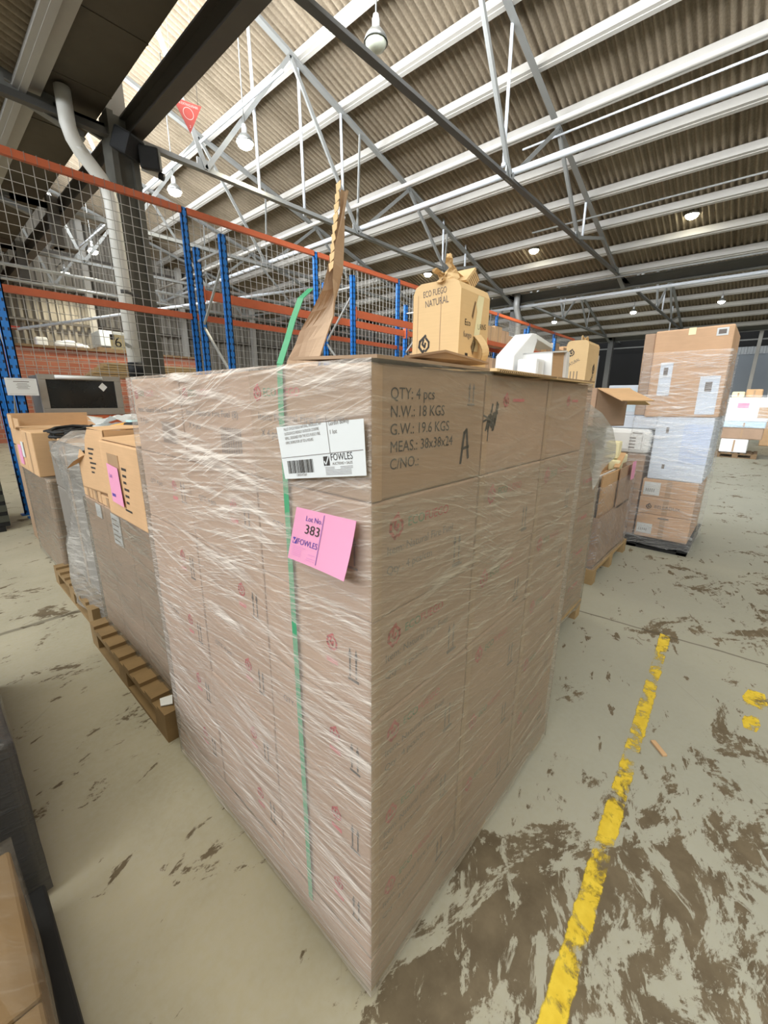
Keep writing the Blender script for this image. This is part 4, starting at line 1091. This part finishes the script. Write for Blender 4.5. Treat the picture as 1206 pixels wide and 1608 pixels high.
# white foam boxes
fb = thing('foam_box', (2.95, 1.3, 1.745), 'white foam block nearest the tan box among the foam boxes', 'foam box', 'white foam packing')
MB().box((2.86, 1.19, 1.742), (3.0, 1.33, 1.90)).build('block', FOAM, fb, .012); MB().box((2.88, 1.187, 1.79), (2.95, 1.192, 1.88)).build('recess_step', WHITE, fb)
fb = thing('foam_box', (2.95, 1.3, 1.745), 'open white box with brown inside lying beside the foam block', 'foam box', 'white foam packing')
M = rotz(-.04, (3.02, 1.145, 1.742)) @ Matrix.Rotation(-.10, 4, 'Y')
m = MB()
for a, b in (((0, 0, 0), (.26, .24, .01)), ((0, .23, 0), (.26, .24, .21)), ((0, 0, 0), (.01, .24, .21)), ((.25, 0, 0), (.26, .24, .21)), ((0, 0, .20), (.26, .24, .21))): m.box(a, b, 0, M)
m.build('box_shell', WHITE, fb); MB().box((.012, .02, .012), (.248, .03, .198), 0, M).build('brown_lining', K_TAN, fb)
MB().box((.0, .012, .0), (.006, .24, .20), 0, M @ Matrix.Translation((.012, 0, 0))).build('lining_side', K_TAN, fb)
MB().box((0, 0, 0), (.09, .010, .20), 0, M @ Matrix.Translation((.262, 0, -.0)) @ Matrix.Rotation(.2, 4, 'Z')).build('side_flap', WHITE, fb)
fb = thing('foam_slab', (2.95, 1.4, 1.93), 'slanted white foam slab leaning over the open white box', 'foam box', 'white foam packing')
MB().sheet([(2.86, 1.36, 1.745), (2.87, 1.36, 1.93), (3.14, 1.36, 2.10), (3.20, 1.36, 2.105), (3.24, 1.36, 2.06), (3.08, 1.36, 1.745)], (0, 1, 0), .14).build('slab', FOAM, fb, .008)
MB().sheet([(3.20, 1.36, 2.105), (3.56, 1.36, 2.06), (3.56, 1.36, 2.03), (3.22, 1.36, 2.07)], (0, 1, 0), .12).build('top_sheet', WHITE, fb, .004)
# stack carrying the second tan box
sk = tag(MB().box((4.20, 1.30, .145), (4.85, 1.85, 1.72)).build('tall_carton', K_TAN, None, .006), 'tall tan carton carrying the second tan box, behind the open carton', 'carton')
MB().box((4.197, 1.54, .15), (4.20, 1.60, 1.72)).build('tape', TAPE, sk)
tb2, M = tan_box((4.36, 1.33, 1.723), .40, .20, .46, .04, 'second tan box with handle cords, behind the white foam boxes')
m = MB(); F = Face(M @ Vector((0, .20, 0)), M.to_3x3() @ Vector((0, -1, 0)), (0, 0, 1), .002); F.flame(m, .05, .35, .032, 0); F.text(m, .03, .22, 'NATURAL', .04, 1, .5, 1, .12)
for i in range(4): F.rect(m, .03 + i * .03, .08, .037 + i * .03, .18, 1)
F = Face(M @ Vector((0, 0, 0)), M.to_3x3() @ Vector((1, 0, 0)), (0, 0, 1), .002); F.flame(m, .26, .21, .045, 0); F.text(m, .16, .05, 'fuego', .07, 1, .6)
m.build('print', [INK, INK_G], tb2)
m = MB(); m.tube([M @ Vector((.1, .10, .46)), M @ Vector((.12, .10, .51)), M @ Vector((.2, .10, .49)), M @ Vector((.3, .10, .52)), M @ Vector((.34, .10, .46))], .009, 6); m.build('handle_cord', K_LIGHT, tb2)
tag(MB().box((4.775, 1.36, 1.723), (4.845, 1.6, 2.08)).build('grey_packing_slab', plain('grey_foam', (.45, .45, .44), .8), None, .006), 'grey packing slab right of the second tan box', 'packing slab')
tag(MB().bar((5.45, 1.52, .02), (4.98, 1.45, 2.12), .05, .03).build('timber_batten', K_LIGHT, None), 'pale timber batten leaning behind the second tan box', 'batten')

# ------------------------------------------------------------------ small wrapped pallet load
pallet((3.84, .88, 0), 1.24, 1.05, 'timber pallet under the low load of upright cardboard sheets', WOOD, 0, 7, .14)
cb = thing('sheet_crate', (4.3, 1.2, .14), 'open brown carton holding upright cardboard sheets on the low pallet', 'carton')
m = MB()
for a, b in (((3.88, .91, .142), (5.0, .92, .62)), ((3.88, 1.24, .142), (5.0, 1.25, 1.0)), ((3.88, .92, .142), (3.89, 1.24, .62)), ((4.99, .92, .142), (5.0, 1.24, .95)), ((3.88, .91, .142), (5.0, 1.25, .152)), ((4.45, .91, .60), (5.0, .92, 1.0))): m.box(a, b)
m.build('carton_body', K_PILE, cb)
for i in range(7):
    o = MB().box((3.93 + .012 * i, .935 + .042 * i, .16), (4.5 + .05 * i, .948 + .042 * i, .99 - .02 * (i % 3) + .012 * i)).build('cardboard_sheet', (K_TAN, K_LIGHT, WHITE)[0 if i not in (1,) else 2])
    tag(o, '%s upright cardboard sheet from the front in the open carton on the low pallet' % ('first', 'second, white-faced,', 'third', 'fourth', 'fifth', 'sixth', 'last')[i], 'cardboard sheet', 'upright sheets on the low pallet')
for i, (a, b, mt, lb) in enumerate((((4.55, .96, .96), (4.70, 1.06, 1.06), CREAM, 'cream foam piece lying forward on the low wrapped load'), ((4.62, 1.0, 1.07), (4.74, 1.12, 1.24), CREAM, 'upright cream foam piece on the low wrapped load'), ((4.80, .98, 1.0), (4.97, 1.16, 1.09), CREAM, 'cream foam piece at the far end of the low wrapped load'))):
    tag(MB().box(a, b).build('foam_piece', mt, None, .012), lb, 'foam piece')
tag(MB().bar((4.50, .97, 1.00), (4.74, .98, 1.12), .05, .012).build('cardboard_strip', K_TAN), 'brown cardboard strip slanting between the cream foam pieces', 'cardboard')
tag(wrap(MB(), 3.86, 5.02, .895, 1.28, .10, .90, .006, .008, 9.0, 34, 40, .02).build('stretch_wrap', film('stretch_low', .10, .8, (.62, .60, .60), seed=4.0, tilt=.6)), 'clear stretch film sagging round the low pallet load', 'stretch film')
tag(MB().box((4.72, .872, .86), (4.86, .876, 1.04)).build('lot_ticket', PINK), 'pink ticket on the low wrapped pallet load beside the tall stack', 'ticket')

# ------------------------------------------------------------------ tall wrapped stack
TX = 5.34
bp = thing('plastic_pallet', (5.9, .85, 0), 'black plastic pallet under the tall wrapped stack', 'pallet')
MB().box((TX - .04, .33, .09), (6.45, 1.40, .13)).build('deck', BLACK_P, bp, .006)
m = MB()
for yy in (.34, .82, 1.30): m.box((TX - .03, yy, 0), (6.44, yy + .09, .09))
m.box((TX - .03, .34, .0), (TX + .06, 1.39, .03)); m.build('runner', BLACK_P, bp)
def ctn(a, b, mat, lab, nm='shipping_carton', cat='carton', grp=None, tape=True, bev=.008, parts=True):
    t = thing(nm, ((a[0] + b[0]) / 2, (a[1] + b[1]) / 2, a[2]), lab, cat, grp)
    MB().box(a, b).build('carton_body', mat, t, bev)
    if tape: MB().box((a[0] - .001, (a[1] + b[1]) / 2 - .025, a[2] + .01), (a[0] + .001, (a[1] + b[1]) / 2 + .025, b[2] - .008)).build('tape', TAPE, t)
    return t
def slip(a, b, parent, x, lines=5, mat=PAPER, picto=False):
    # printed paper on a face towards -X; a,b = (y high, z low),(y low, z high)
    MB().box((x - .004, b[0], a[1]), (x - .001, a[0], b[1])).build('shipping_label', mat, parent)
    F = Face((x - .004, a[0], a[1]), (0, -1, 0), (0, 0, 1)); m = MB(); w = a[0] - b[0]; h = b[1] - a[1]
    if picto: F.rect(m, w * .4, h * .55, w * .7, h * .85)
    else:
        for i in range(lines): F.rect(m, w * .15 + i * w * .12, h * .25, w * .19 + i * w * .12, h * .5)
    m.build('label_print', INK_G, parent)
t = ctn((TX, .36, .13), (6.3, .865, .40), K_ORANGE, 'bottom front brown carton of the tall stack, white label at lower left'); slip((.85, .175), (.70, .29), t, TX); MB().box((TX - .002, .56, .36), (TX, .66, .375)).build('print_bar', INK_G, t)
t = ctn((TX, .36, .402), (6.3, .865, .60), K_ORANGE, 'middle brown carton of the tall stack with a dark emblem'); m = MB(); F = Face((TX, .865, .402), (0, -1, 0), (0, 0, 1), .002); F.flame(m, .10, .09, .03); F.text(m, .15, .075, 'BELLADUX', .05, 1); m.build('print', [INK, INK_G], t)
t = ctn((TX, .36, .602), (6.3, .865, .80), K_ORANGE, 'third brown carton up in the tall stack, white label at upper left'); slip((.845, .62), (.69, .765), t, TX)
for i, (z0, z1) in enumerate(((.13, .30), (.302, .48), (.482, .66), (.662, .86), (.862, 1.06))):
    ctn((TX + .02, .885, z0), (6.3, 1.36, z1), K_PILE, '%s carton of the narrow left column of the tall stack' % ('bottom', 'second', 'third', 'fourth', 'topmost')[i])
t = thing('white_carton', (5.9, .6, .80), 'large white carton with bluish papers in the middle of the tall stack', 'carton')
MB().box((TX, .34, .802), (6.3, .835, 1.475)).build('carton_body', PAPER_B, t, .012)
MB().box((TX - .003, .33 + .012, 1.0), (TX - .001, .58, 1.40)).build('front_paper', plain('paper_blue', (.58, .68, .88), .5), t)
m = MB(); F = Face((TX, .835, .802), (0, -1, 0), (0, 0, 1), .002); F.rect(m, .10, .50, .125, .56); F.rect(m, .12, .12, .145, .17); F.rect(m, .40, .34, .405, .42); m.build('print', INK_G, t)
t = thing('white_tub', (5.6, 1.05, 1.06), 'rounded white moulded box with grey print left of the large white carton', 'box')
MB().box((TX - .02, .855, 1.062), (6.2, 1.36, 1.335)).build('tub_body', WHITE, t, .05)
m = MB(); F = Face((TX - .02, 1.36, 1.062), (0, -1, 0), (0, 0, 1), .002)
for i in range(4): F.rect(m, .30, .06 + i * .035, .36, .075 + i * .035)
F.rect(m, .32, .22, .42, .235); F.rect(m, .42, .05, .424, .20); m.build('print', INK_G, t)
t = ctn((TX + .02, .83, 1.34), (6.2, 1.36, 1.476), PAPER_B, 'low bluish carton wrapped in film above the rounded white box', tape=False)
t = ctn((TX + .02, .98, 1.477), (6.2, 1.36, 1.80), PAPER_B, 'bluish white wrapped carton left of the big top carton', tape=False)
m = MB(); F = Face((TX + .02, 1.36, 1.477), (0, -1, 0), (0, 0, 1), .003); F.rect(m, .12, .04, .34, .28); m.build('front_paper', plain('paper_ice', (.60, .74, .86), .5), t)
bc_ = thing('large_carton', (5.9, .72, 1.478), 'biggest brown carton, topmost on the tall wrapped stack', 'carton')
M = Matrix.Translation((TX - .012, .32, 1.478)) @ Matrix.Rotation(-.02, 4, 'X')
MB().box((0, 0, 0), (.95, .64, .865), 0, M).build('carton_body', K_ORANGE, bc_, .015)
MB().box((.02, .642, .02), (.95, .74, .85), 0, M).build('side_board', K_PILE, bc_, .006)
MB().box((-.002, .30, .80), (.0, .36, .867), 0, M).build('tape', CREAM, bc_)
MB().box((-.003, .045, .77), (-.001, .135, .84), 0, M).build('corner_label', PAPER, bc_); MB().box((-.0045, .06, .785), (-.003, .12, .825), 0, M).build('corner_label_print', INK_G, bc_)
for (y0, y1, z0, z1) in ((.445, .555, .22, .55), (.04, .20, .03, .40)):
    MB().box((-.004, y0, z0), (-.001, y1, z1), 0, M).build('paper_sheet', PAPER_B, bc_)
    MB().box((-.0055, y0 + (y1 - y0) * .35, z0 + (z1 - z0) * .6), (-.004, y0 + (y1 - y0) * .7, z0 + (z1 - z0) * .85), 0, M).build('picture_block', INK_G, bc_)
tag(wrap(MB(), TX - .02, 6.3, .345, 1.02, .05, 2.12, .03, .02, 12.0, 50, 40, .0).build('stretch_wrap', FILM_W), 'shiny clear stretch film round the tall stack at the right', 'stretch film')

# ------------------------------------------------------------------ far load at the right edge
FX = 16.6
pallet((FX - .1, -.1, 0), 1.2, 1.0, 'timber pallet under the far white load at the right edge', WOOD_D)
far = [((FX, .16, .15), (FX + .9, .82, .56), WHITE, 'lowest white box of the far load at the right edge'), ((FX, -.12, .56), (FX + .9, .85, .90), K_PILE, 'brown carton in the far load above its lowest white box'),
       ((FX - .02, -.14, .902), (FX + .9, .85, 1.08), plain('paper_cyan', (.50, .68, .80), .5), 'flat pale blue box in the far load at the right edge'), ((FX, -.16, 1.082), (FX + .9, .84, 1.78), WHITE, 'large white wrapped appliance box in the far load'),
       ((FX + .2, .1, 1.782), (FX + .7, .48, 2.02), K_TAN, 'small tan carton on top of the far load'), ((FX + .1, .5, 1.782), (FX + .7, .8, 1.95), CREAM, 'cream foam wedge on top of the far load')]
for a, b, mt, lb in far:
    t = ctn(a, b, mt, lb, 'storage_box', 'box', None, False, .03)
    if 'appliance' in lb:
        MB().box((FX - .006, .34, 1.48), (FX - .002, .60, 1.62)).build('pink_ticket', PINK, t)
        MB().box((FX - .006, -.14, 1.2), (FX - .002, .10, 1.5)).build('tan_patch', K_TAN, t)
    else:
        MB().box((a[0] - .003, (a[1] + b[1]) / 2 - .02, a[2] + .03), (a[0], (a[1] + b[1]) / 2 + .02, b[2] - .03)).build('tape', TAPE, t)
tag(MB().tube([(FX + .3, -.05, 1.78), (FX + .3, -.03, 2.0), (FX + .3, -.1, 2.25), (FX + .3, -.12, 2.5)], .035, 8).build('film_twist', POLY), 'twisted tail of white film standing on the far load', 'film')
tag(wrap(MB(), FX - .05, FX + .95, -.2, .88, .9, 1.85, .03, .03, 15.0, 20, 16, .0).build('stretch_wrap', FILM_W), 'loose white film wrapped round the far load at the right edge', 'stretch film')
# more wrapped loads deep in the hall
for i, (a, b, mt, lb) in enumerate((((22, -.9, .0), (23, -.1, 1.2), K_TAN, 'distant tan load on the floor beyond the far white load'), ((9.5, 1.9, 0), (10.6, 3.2, 1.5), K_PILE, 'wrapped brown load behind the tall stack'), ((12.5, 2.2, 0), (13.6, 3.4, 1.7), WHITE, 'wrapped white load deep in the hall behind the tall stack'))):
    t = ctn(a, b, mt, lb, 'wrapped_load', 'load', None, True, .03)

# ------------------------------------------------------------------ wood chip on the floor
M = rotz(.75, (2.1, .08, 0)); tag(MB().box((-.045, -.012, 0), (.045, .012, .012), 0, M).build('wood_chip', K_TAN, None, .003), 'small wood offcut lying on the floor right of the yellow line', 'offcut')

# ------------------------------------------------------------------ left row: second pile behind, on its own pallet
def pallet_side(loc, sx, sy, lab, rz=0): return pallet(loc, sx, sy, lab, WOOD_B, rz, 8, .16, 'timber pallets')
pallet_side((.525, 1.86, 0), 1.2, 1.26, 'timber pallet sticking out beyond its load left of the front pile')
pallet_side((.58, 3.30, 0), 1.2, 1.2, 'timber pallet under the bagged load left of the front pile')
LX = .62
nm_ = ('near end', 'second from the near end', 'third from the near end')
for l in range(4):
    hh = (1.03 - .165) / 4; z0 = .165 + hh * l
    for iy in range(3):
        y0 = 1.92 + iy * .385
        t = thing('shipping_carton', (LX + .2, y0 + .19, z0), 'brown carton of the left wrapped load, %s, %s' % (nm_[iy], ('bottom layer', 'second layer up', 'third layer up', 'uppermost wrapped layer')[l]), 'carton', 'cartons in the left wrapped load')
        MB().box((LX + .002, y0 + .002, z0 + .001), (LX + .42, y0 + .383, z0 + hh - .001)).build('carton_body', K_PILE, t, .005)
        m = MB(); F = Face((LX, y0 + .383, z0), (0, -1, 0), (0, 0, 1), .001); F.text(m, .06, hh * .5, 'QTY: 4 pcs', .022, 0); m.build('print', INK_G, t)
        if l == 3 and iy == 1:
            m = MB().box((LX - .004, 2.42, .84), (LX - .001, 2.56, 1.01)); m.build('shipping_label', PAPER, t)
            m = MB(); F = Face((LX - .004, 2.56, .84), (0, -1, 0), (0, 0, 1), .0008)
            for i in range(5): F.rect(m, .015, .02 + i * .03, .10 + .02 * (i % 2), .028 + i * .03)
            m.build('label_print', INK_G, t)
        if l == 3 and iy == 2: MB().box((LX - .004, 2.74, .94), (LX - .001, 2.84, 1.02)).build('shipping_label', PAPER, t)
tag(wrap(MB(), LX, 1.6, 1.915, 3.08, .12, 1.02, .008, .006, 21.0, 44, 44, .03).build('stretch_wrap', FILM_DK), 'clear stretch film round the left wrapped load, glinting', 'stretch film')
for i, (y0, y1, z1, lb) in enumerate(((2.50, 2.70, 1.095, 'small flat brown carton nearest the pink ticketed carton'), (2.705, 2.87, 1.105, 'small flat brown carton in the middle of the ledge on the left load'), (2.875, 3.06, 1.11, 'small flat brown carton farthest along the ledge on the left load'))):
    t = thing('small_carton', (LX, y0, 1.035), lb, 'carton', 'small cartons on the left load')
    MB().box((LX + .0, y0, 1.036), (LX + .3, y1 - .004, z1)).build('carton_body', K_TAN, t, .004)
    MB().box((LX - .002, y0 + .06, 1.036), (LX, y0 + .10, z1 - .004)).build('tape', TAPE, t)
# ticketed carton and the torn one behind it
t = thing('shipping_carton', (.8, 2.2, 1.035), 'tan carton with a pink ticket on top of the left wrapped load', 'carton')
MB().box((.595, 1.93, 1.036), (1.05, 2.465, 1.415)).build('carton_body', K_TAN, t, .008)
MB().box((.592, 2.19, 1.16), (.595, 2.35, 1.36)).build('ticket_backing', TAPE, t)
MB().sheet([(.588, 2.36, 1.31), (.588, 2.20, 1.30), (.586, 2.18, 1.115), (.586, 2.345, 1.12)], (-1, 0, 0), .001).build('pink_ticket', PINK, t)
m = MB(); F = Face((.585, 2.36, 1.12), (0, -1, 0), (0, 0, 1), .001); F.text(m, .03, .125, 'Lot', .03); F.rect(m, .03, .03, .08, .045); m.build('ticket_print', INK_B, t)
m = MB(); F = Face((.595, 2.465, 1.036), (0, -1, 0), (0, 0, 1), .001)
for i in range(6): F.rect(m, .30, .10 + i * .032, .34 + .012 * (i % 3), .112 + i * .032)
F.rect(m, .27, .06, .36, .07); m.build('print', INK, t)
m = MB().sheet([(.60, 1.93, 1.42), (1.05, 1.93, 1.425), (1.05, 2.46, 1.44), (.60, 2.46, 1.42)], (0, 0, 1), .005); m.build('top_flap', K_TAN, t)
t = thing('torn_carton', (.8, 2.7, 1.11), 'tan carton with a torn dark corner beside the ticketed carton', 'carton')
M = rotz(.10, (.625, 2.49, 1.115)); w_, d_, h_ = .42, .40, .34
m = MB()
for a, b in (((0, 0, 0), (w_, d_, .006)), ((0, 0, 0), (w_, .006, h_)), ((w_ - .006, 0, 0), (w_, d_, h_)), ((0, d_ - .006, 0), (w_, d_, h_ - .16))): m.box(a, b, 0, M)
m.sheet([M @ Vector(p) for p in ((0, 0, 0), (0, d_, 0), (0, d_, h_ - .17), (0, d_ - .04, h_ - .12), (0, d_ - .11, h_ - .15), (0, d_ - .15, h_ - .05), (0, d_ - .20, h_), (0, 0, h_))], M.to_3x3() @ Vector((1, 0, 0)), .006)
m.build('carton_body', K_TAN, t)
MB().box((.02, .02, .02), (w_ - .02, d_ - .02, h_ - .13), 0, M).build('dark_contents', BLACK_P, t)
MB().sheet([M @ Vector(p) for p in ((0, d_, h_ - .20), (-.03, d_ + .10, h_ - .24), (-.03, d_ - .02, h_ - .19), (0, d_ - .10, h_ - .15))], (-1, 0, .3), .005).build('torn_scrap', K_TAN, t)
MB().sheet([M @ Vector(p) for p in ((0, 0, h_), (w_, 0, h_ + .01), (w_, d_ * .5, h_ + .02), (0, d_ * .5, h_ + .005))], (0, 0, 1), .005).build('top_flap', K_TAN, t)
m = MB(); F = Face(M @ Vector((0, d_, 0)), M.to_3x3() @ Vector((0, -1, 0)), (0, 0, 1), .001)
for i in range(6): F.rect(m, .17, .10 + i * .026, .21 + .02 * (i % 3), .110 + i * .026)
m.build('print', INK, t)
# bagged load: a loose clear bag over stacked goods
for l in range(3):
    t = thing('shipping_carton', (.95, 3.8, .16 + l * .36), 'carton under the loose plastic bag, %s' % ('lowest', 'middle one', 'top one')[l], 'carton', 'cartons under the plastic bag')
    MB().box((.70, 3.36, .162 + l * .37), (1.6, 4.35, .53 + l * .37)).build('carton_body', plain('grey_card', (.20, .185, .165), .7), t, .01); MB().box((.697, 3.8, .165 + l * .37), (.70, 3.86, .525 + l * .37)).build('tape', TAPE, t)
m = MB(); vs = []; NZ, NA = 26, 40
for j in range(NZ + 1):
    t_ = j / NZ; z = .04 + 1.33 * t_
    for k in range(NA):
        a = 2 * math.pi * k / NA; s_ = .50 * (1 + .10 * math.sin(t_ * 6 + 1)) ; ca, sa = math.cos(a), math.sin(a)
        sq = 1 / max(abs(ca), abs(sa)) ** .7
        n1 = noise.noise(Vector((ca * 2.4, sa * 2.4, t_ * 4))) * .05 + noise.noise(Vector((ca * 7, sa * 7, t_ * 9))) * .022
        r = (s_ * sq + n1) * (1 if t_ < .9 else 1 - (t_ - .9) * 3.5)
        vs.append((1.10 + r * ca * .98 + .02 * (1 - t_), 3.62 + r * sa, z + .03 * n1))
fs4 = [(j * NA + k, j * NA + (k + 1) % NA, (j + 1) * NA + (k + 1) % NA, (j + 1) * NA + k) for j in range(NZ) for k in range(NA)]
fs4.append(tuple(NZ * NA + k for k in range(NA)))
tag(m.add(vs, fs4, 0, True).build('plastic_bag', FILM_BAG), 'big loose crinkled clear plastic bag hanging over the load left of the torn carton', 'plastic bag')
# third load: dark wrap below, cartons standing on it
t = thing('wrapped_load', (1.1, 5.0, .0), 'dark film-wrapped load beyond the plastic bag on the left', 'load')
MB().box((.66, 4.45, .02), (1.6, 5.6, .93)).build('load_core', K_DARK, t, .02)
wrap(MB(), .66, 1.6, 4.45, 5.6, .02, .95, .01, .012, 31.0, 24, 24, .05).build('stretch_wrap', FILM_DK, t)
t = ctn((.62, 4.52, .952), (1.0, 4.98, 1.33), K_TAN, 'tan carton standing at the near end of the dark wrapped load', tape=True)
t = ctn((.62, 5.0, .952), (1.0, 5.45, 1.34), K_TAN, 'tan carton with a hanging pink ticket at the far end of the dark wrapped load', tape=False)
MB().box((.612, 5.12, 1.0), (.618, 5.28, 1.18)).build('pink_ticket', PINK, t); MB().box((.614, 4.98 + .02, 1.08), (.619, 5.10, 1.22)).build('shipping_label', PAPER, t)
MB().box((.58, 5.02, 1.34), (.59, 5.25, 1.46), 0).build('end_flap', K_TAN, t)
tr = thing('cardboard_tray', (1.0, 5.5, 1.345), 'open brown cardboard tray below the rack post at the left edge', 'tray')
m = MB()
for a, b in (((.70, 5.66, 1.1), (1.45, 6.3, 1.11)), ((.70, 5.66, 1.1), (1.45, 5.67, 1.32)), ((.70, 6.29, 1.1), (1.45, 6.3, 1.44)), ((.70, 5.66, 1.1), (.71, 6.3, 1.40)), ((1.44, 5.66, 1.1), (1.45, 6.3, 1.40))): m.box(a, b)
m.build('tray_walls', K_TAN, tr)
t = ctn((.70, 5.66, 0), (1.45, 6.3, 1.098), K_DARK, 'dark tall carton carrying the open cardboard tray', tape=True)
tag(MB().box((.40, 6.2, 1.46), (.62, 6.5, 1.465)).build('pink_card', PINK), 'pink card at the left edge beneath the white notice', 'card')
bx = thing('black_plastic_bin', (.2, 7.2, 0), 'black slatted plastic bin low at the left edge', 'bin')
MB().box((-.6, 6.75, .06), (.55, 7.8, .78)).build('bin_body', BLACK_P, bx, .01)
m = MB()
for i in range(5): m.box((-.6, 6.742, .12 + i * .13), (.55, 6.75, .20 + i * .13))
m.build('bin_ribs', plain('bin_grey', (.06, .065, .05), .5), bx)
MB().box((-.6, 6.75, 0), (-.4, 7.8, .06)).box((.3, 6.75, 0), (.5, 7.8, .06)).build('bin_feet', BLACK_P, bx)
# odds and ends lying on the left loads
tag(MB().box((.72, 3.40, 1.29), (1.35, 4.30, 1.305)).build('top_board', K_TAN), 'tan board lying on top of the plastic bag load', 'board')
q = random.Random(8); m = MB()
for j in range(3):
    vs = []
    for a in range(7):
        for b in range(7): vs.append(Vector((.85 + .07 * a, 2.95 + .11 * b + j * .1, 1.40 + .03 * j + .03 * math.sin(a * 1.3 + j) * math.cos(b * 1.1) + .02 * q.random())))
    m.add(vs, [(a * 7 + b, a * 7 + b + 1, a * 7 + b + 8, a * 7 + b + 7) for a in range(6) for b in range(6)], 0, True)
tag(m.build('plastic_sheeting', film('sheeting', .6, .3, (.75, .80, .82), dens=.4)), 'crumpled white plastic sheeting heaped behind the ticketed carton', 'sheeting')
tag(MB().box((.95, 2.75, 1.462), (1.5, 3.2, 1.475)).build('teal_board', plain('teal', (.40, .60, .60), .5)), 'pale teal board under a black handle behind the ticketed carton', 'board')
hd = thing('tool_handle', (.82, 2.85, 1.47), 'black tool handle with an orange tip lying on the ticketed carton', 'tool')
MB().tube([(.80, 2.70, 1.462), (.95, 2.5, 1.478), (1.2, 2.2, 1.49)], [.022, .026, .026], 10).build('handle', BLACK_P, hd)
MB().tube([(.745, 2.77, 1.456), (.80, 2.70, 1.462)], [.012, .024], 10).build('tip', plain('tip_orange', (.75, .38, .08), .5), hd)
m = MB(); q = random.Random(4)
for i in range(7):
    y_ = 4.15 + q.random() * .35; x_ = .82 + q.random() * .25
    m.tube([(x_ + .16 * math.cos(a * .8 + i), y_ + .14 * math.sin(a * .9 + i * 2), 1.33 + .02 * math.sin(a + i) + .006 * i) for a in range(9)], .013, 6)
tag(m.build('cable_tangle', BLACK_P), 'tangle of black cables lying below the oven', 'cables')
tag(MB().box((.93, 4.5, 1.345), (1.12, 4.85, 1.36)).build('tan_card', K_LIGHT), 'loose tan card between the cables and the white sheeting', 'card')
tag(MB().sheet([(.535, 1.93, .165), (.58, 1.90, .168), (.60, 1.95, .18), (.55, 1.98, .17)], (0, 0, 1), .004).build('film_scrap', POLY), 'scrap of clear film on the end of the protruding timber pallet', 'scrap')

# ------------------------------------------------------------------ loads at the lower left edge
t = thing('plastic_pallet', (-.55, 1.0, 0), 'black plastic pallet at the bottom left corner', 'pallet')
MB().box((-1.2, .40, .09), (-.005, 1.42, .14)).build('deck', BLACK_P, t, .008)
m = MB()
for xx in (-1.2, -.65, -.105): m.box((xx, .40, 0), (xx + .10, 1.42, .09))
m.build('runner', BLACK_P, t)
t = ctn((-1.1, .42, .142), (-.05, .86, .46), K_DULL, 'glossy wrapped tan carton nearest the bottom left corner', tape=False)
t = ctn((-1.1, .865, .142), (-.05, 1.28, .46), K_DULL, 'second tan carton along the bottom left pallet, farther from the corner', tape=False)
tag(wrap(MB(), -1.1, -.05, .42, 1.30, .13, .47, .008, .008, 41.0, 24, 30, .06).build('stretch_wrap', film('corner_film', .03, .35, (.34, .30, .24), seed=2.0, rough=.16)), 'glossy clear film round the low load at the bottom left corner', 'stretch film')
t = thing('wrapped_load', (-.5, 2.1, 0), 'black film-wrapped load low at the left edge, beyond the corner load', 'load')
MB().box((-1.1, 1.50, .10), (.0, 3.0, .62)).build('load_core', K_TAN, t, .02)
wrap(MB(), -1.1, .0, 1.50, 3.0, .02, .63, .012, .012, 47.0, 30, 34, .08).build('stretch_wrap', FILM_BLK, t)
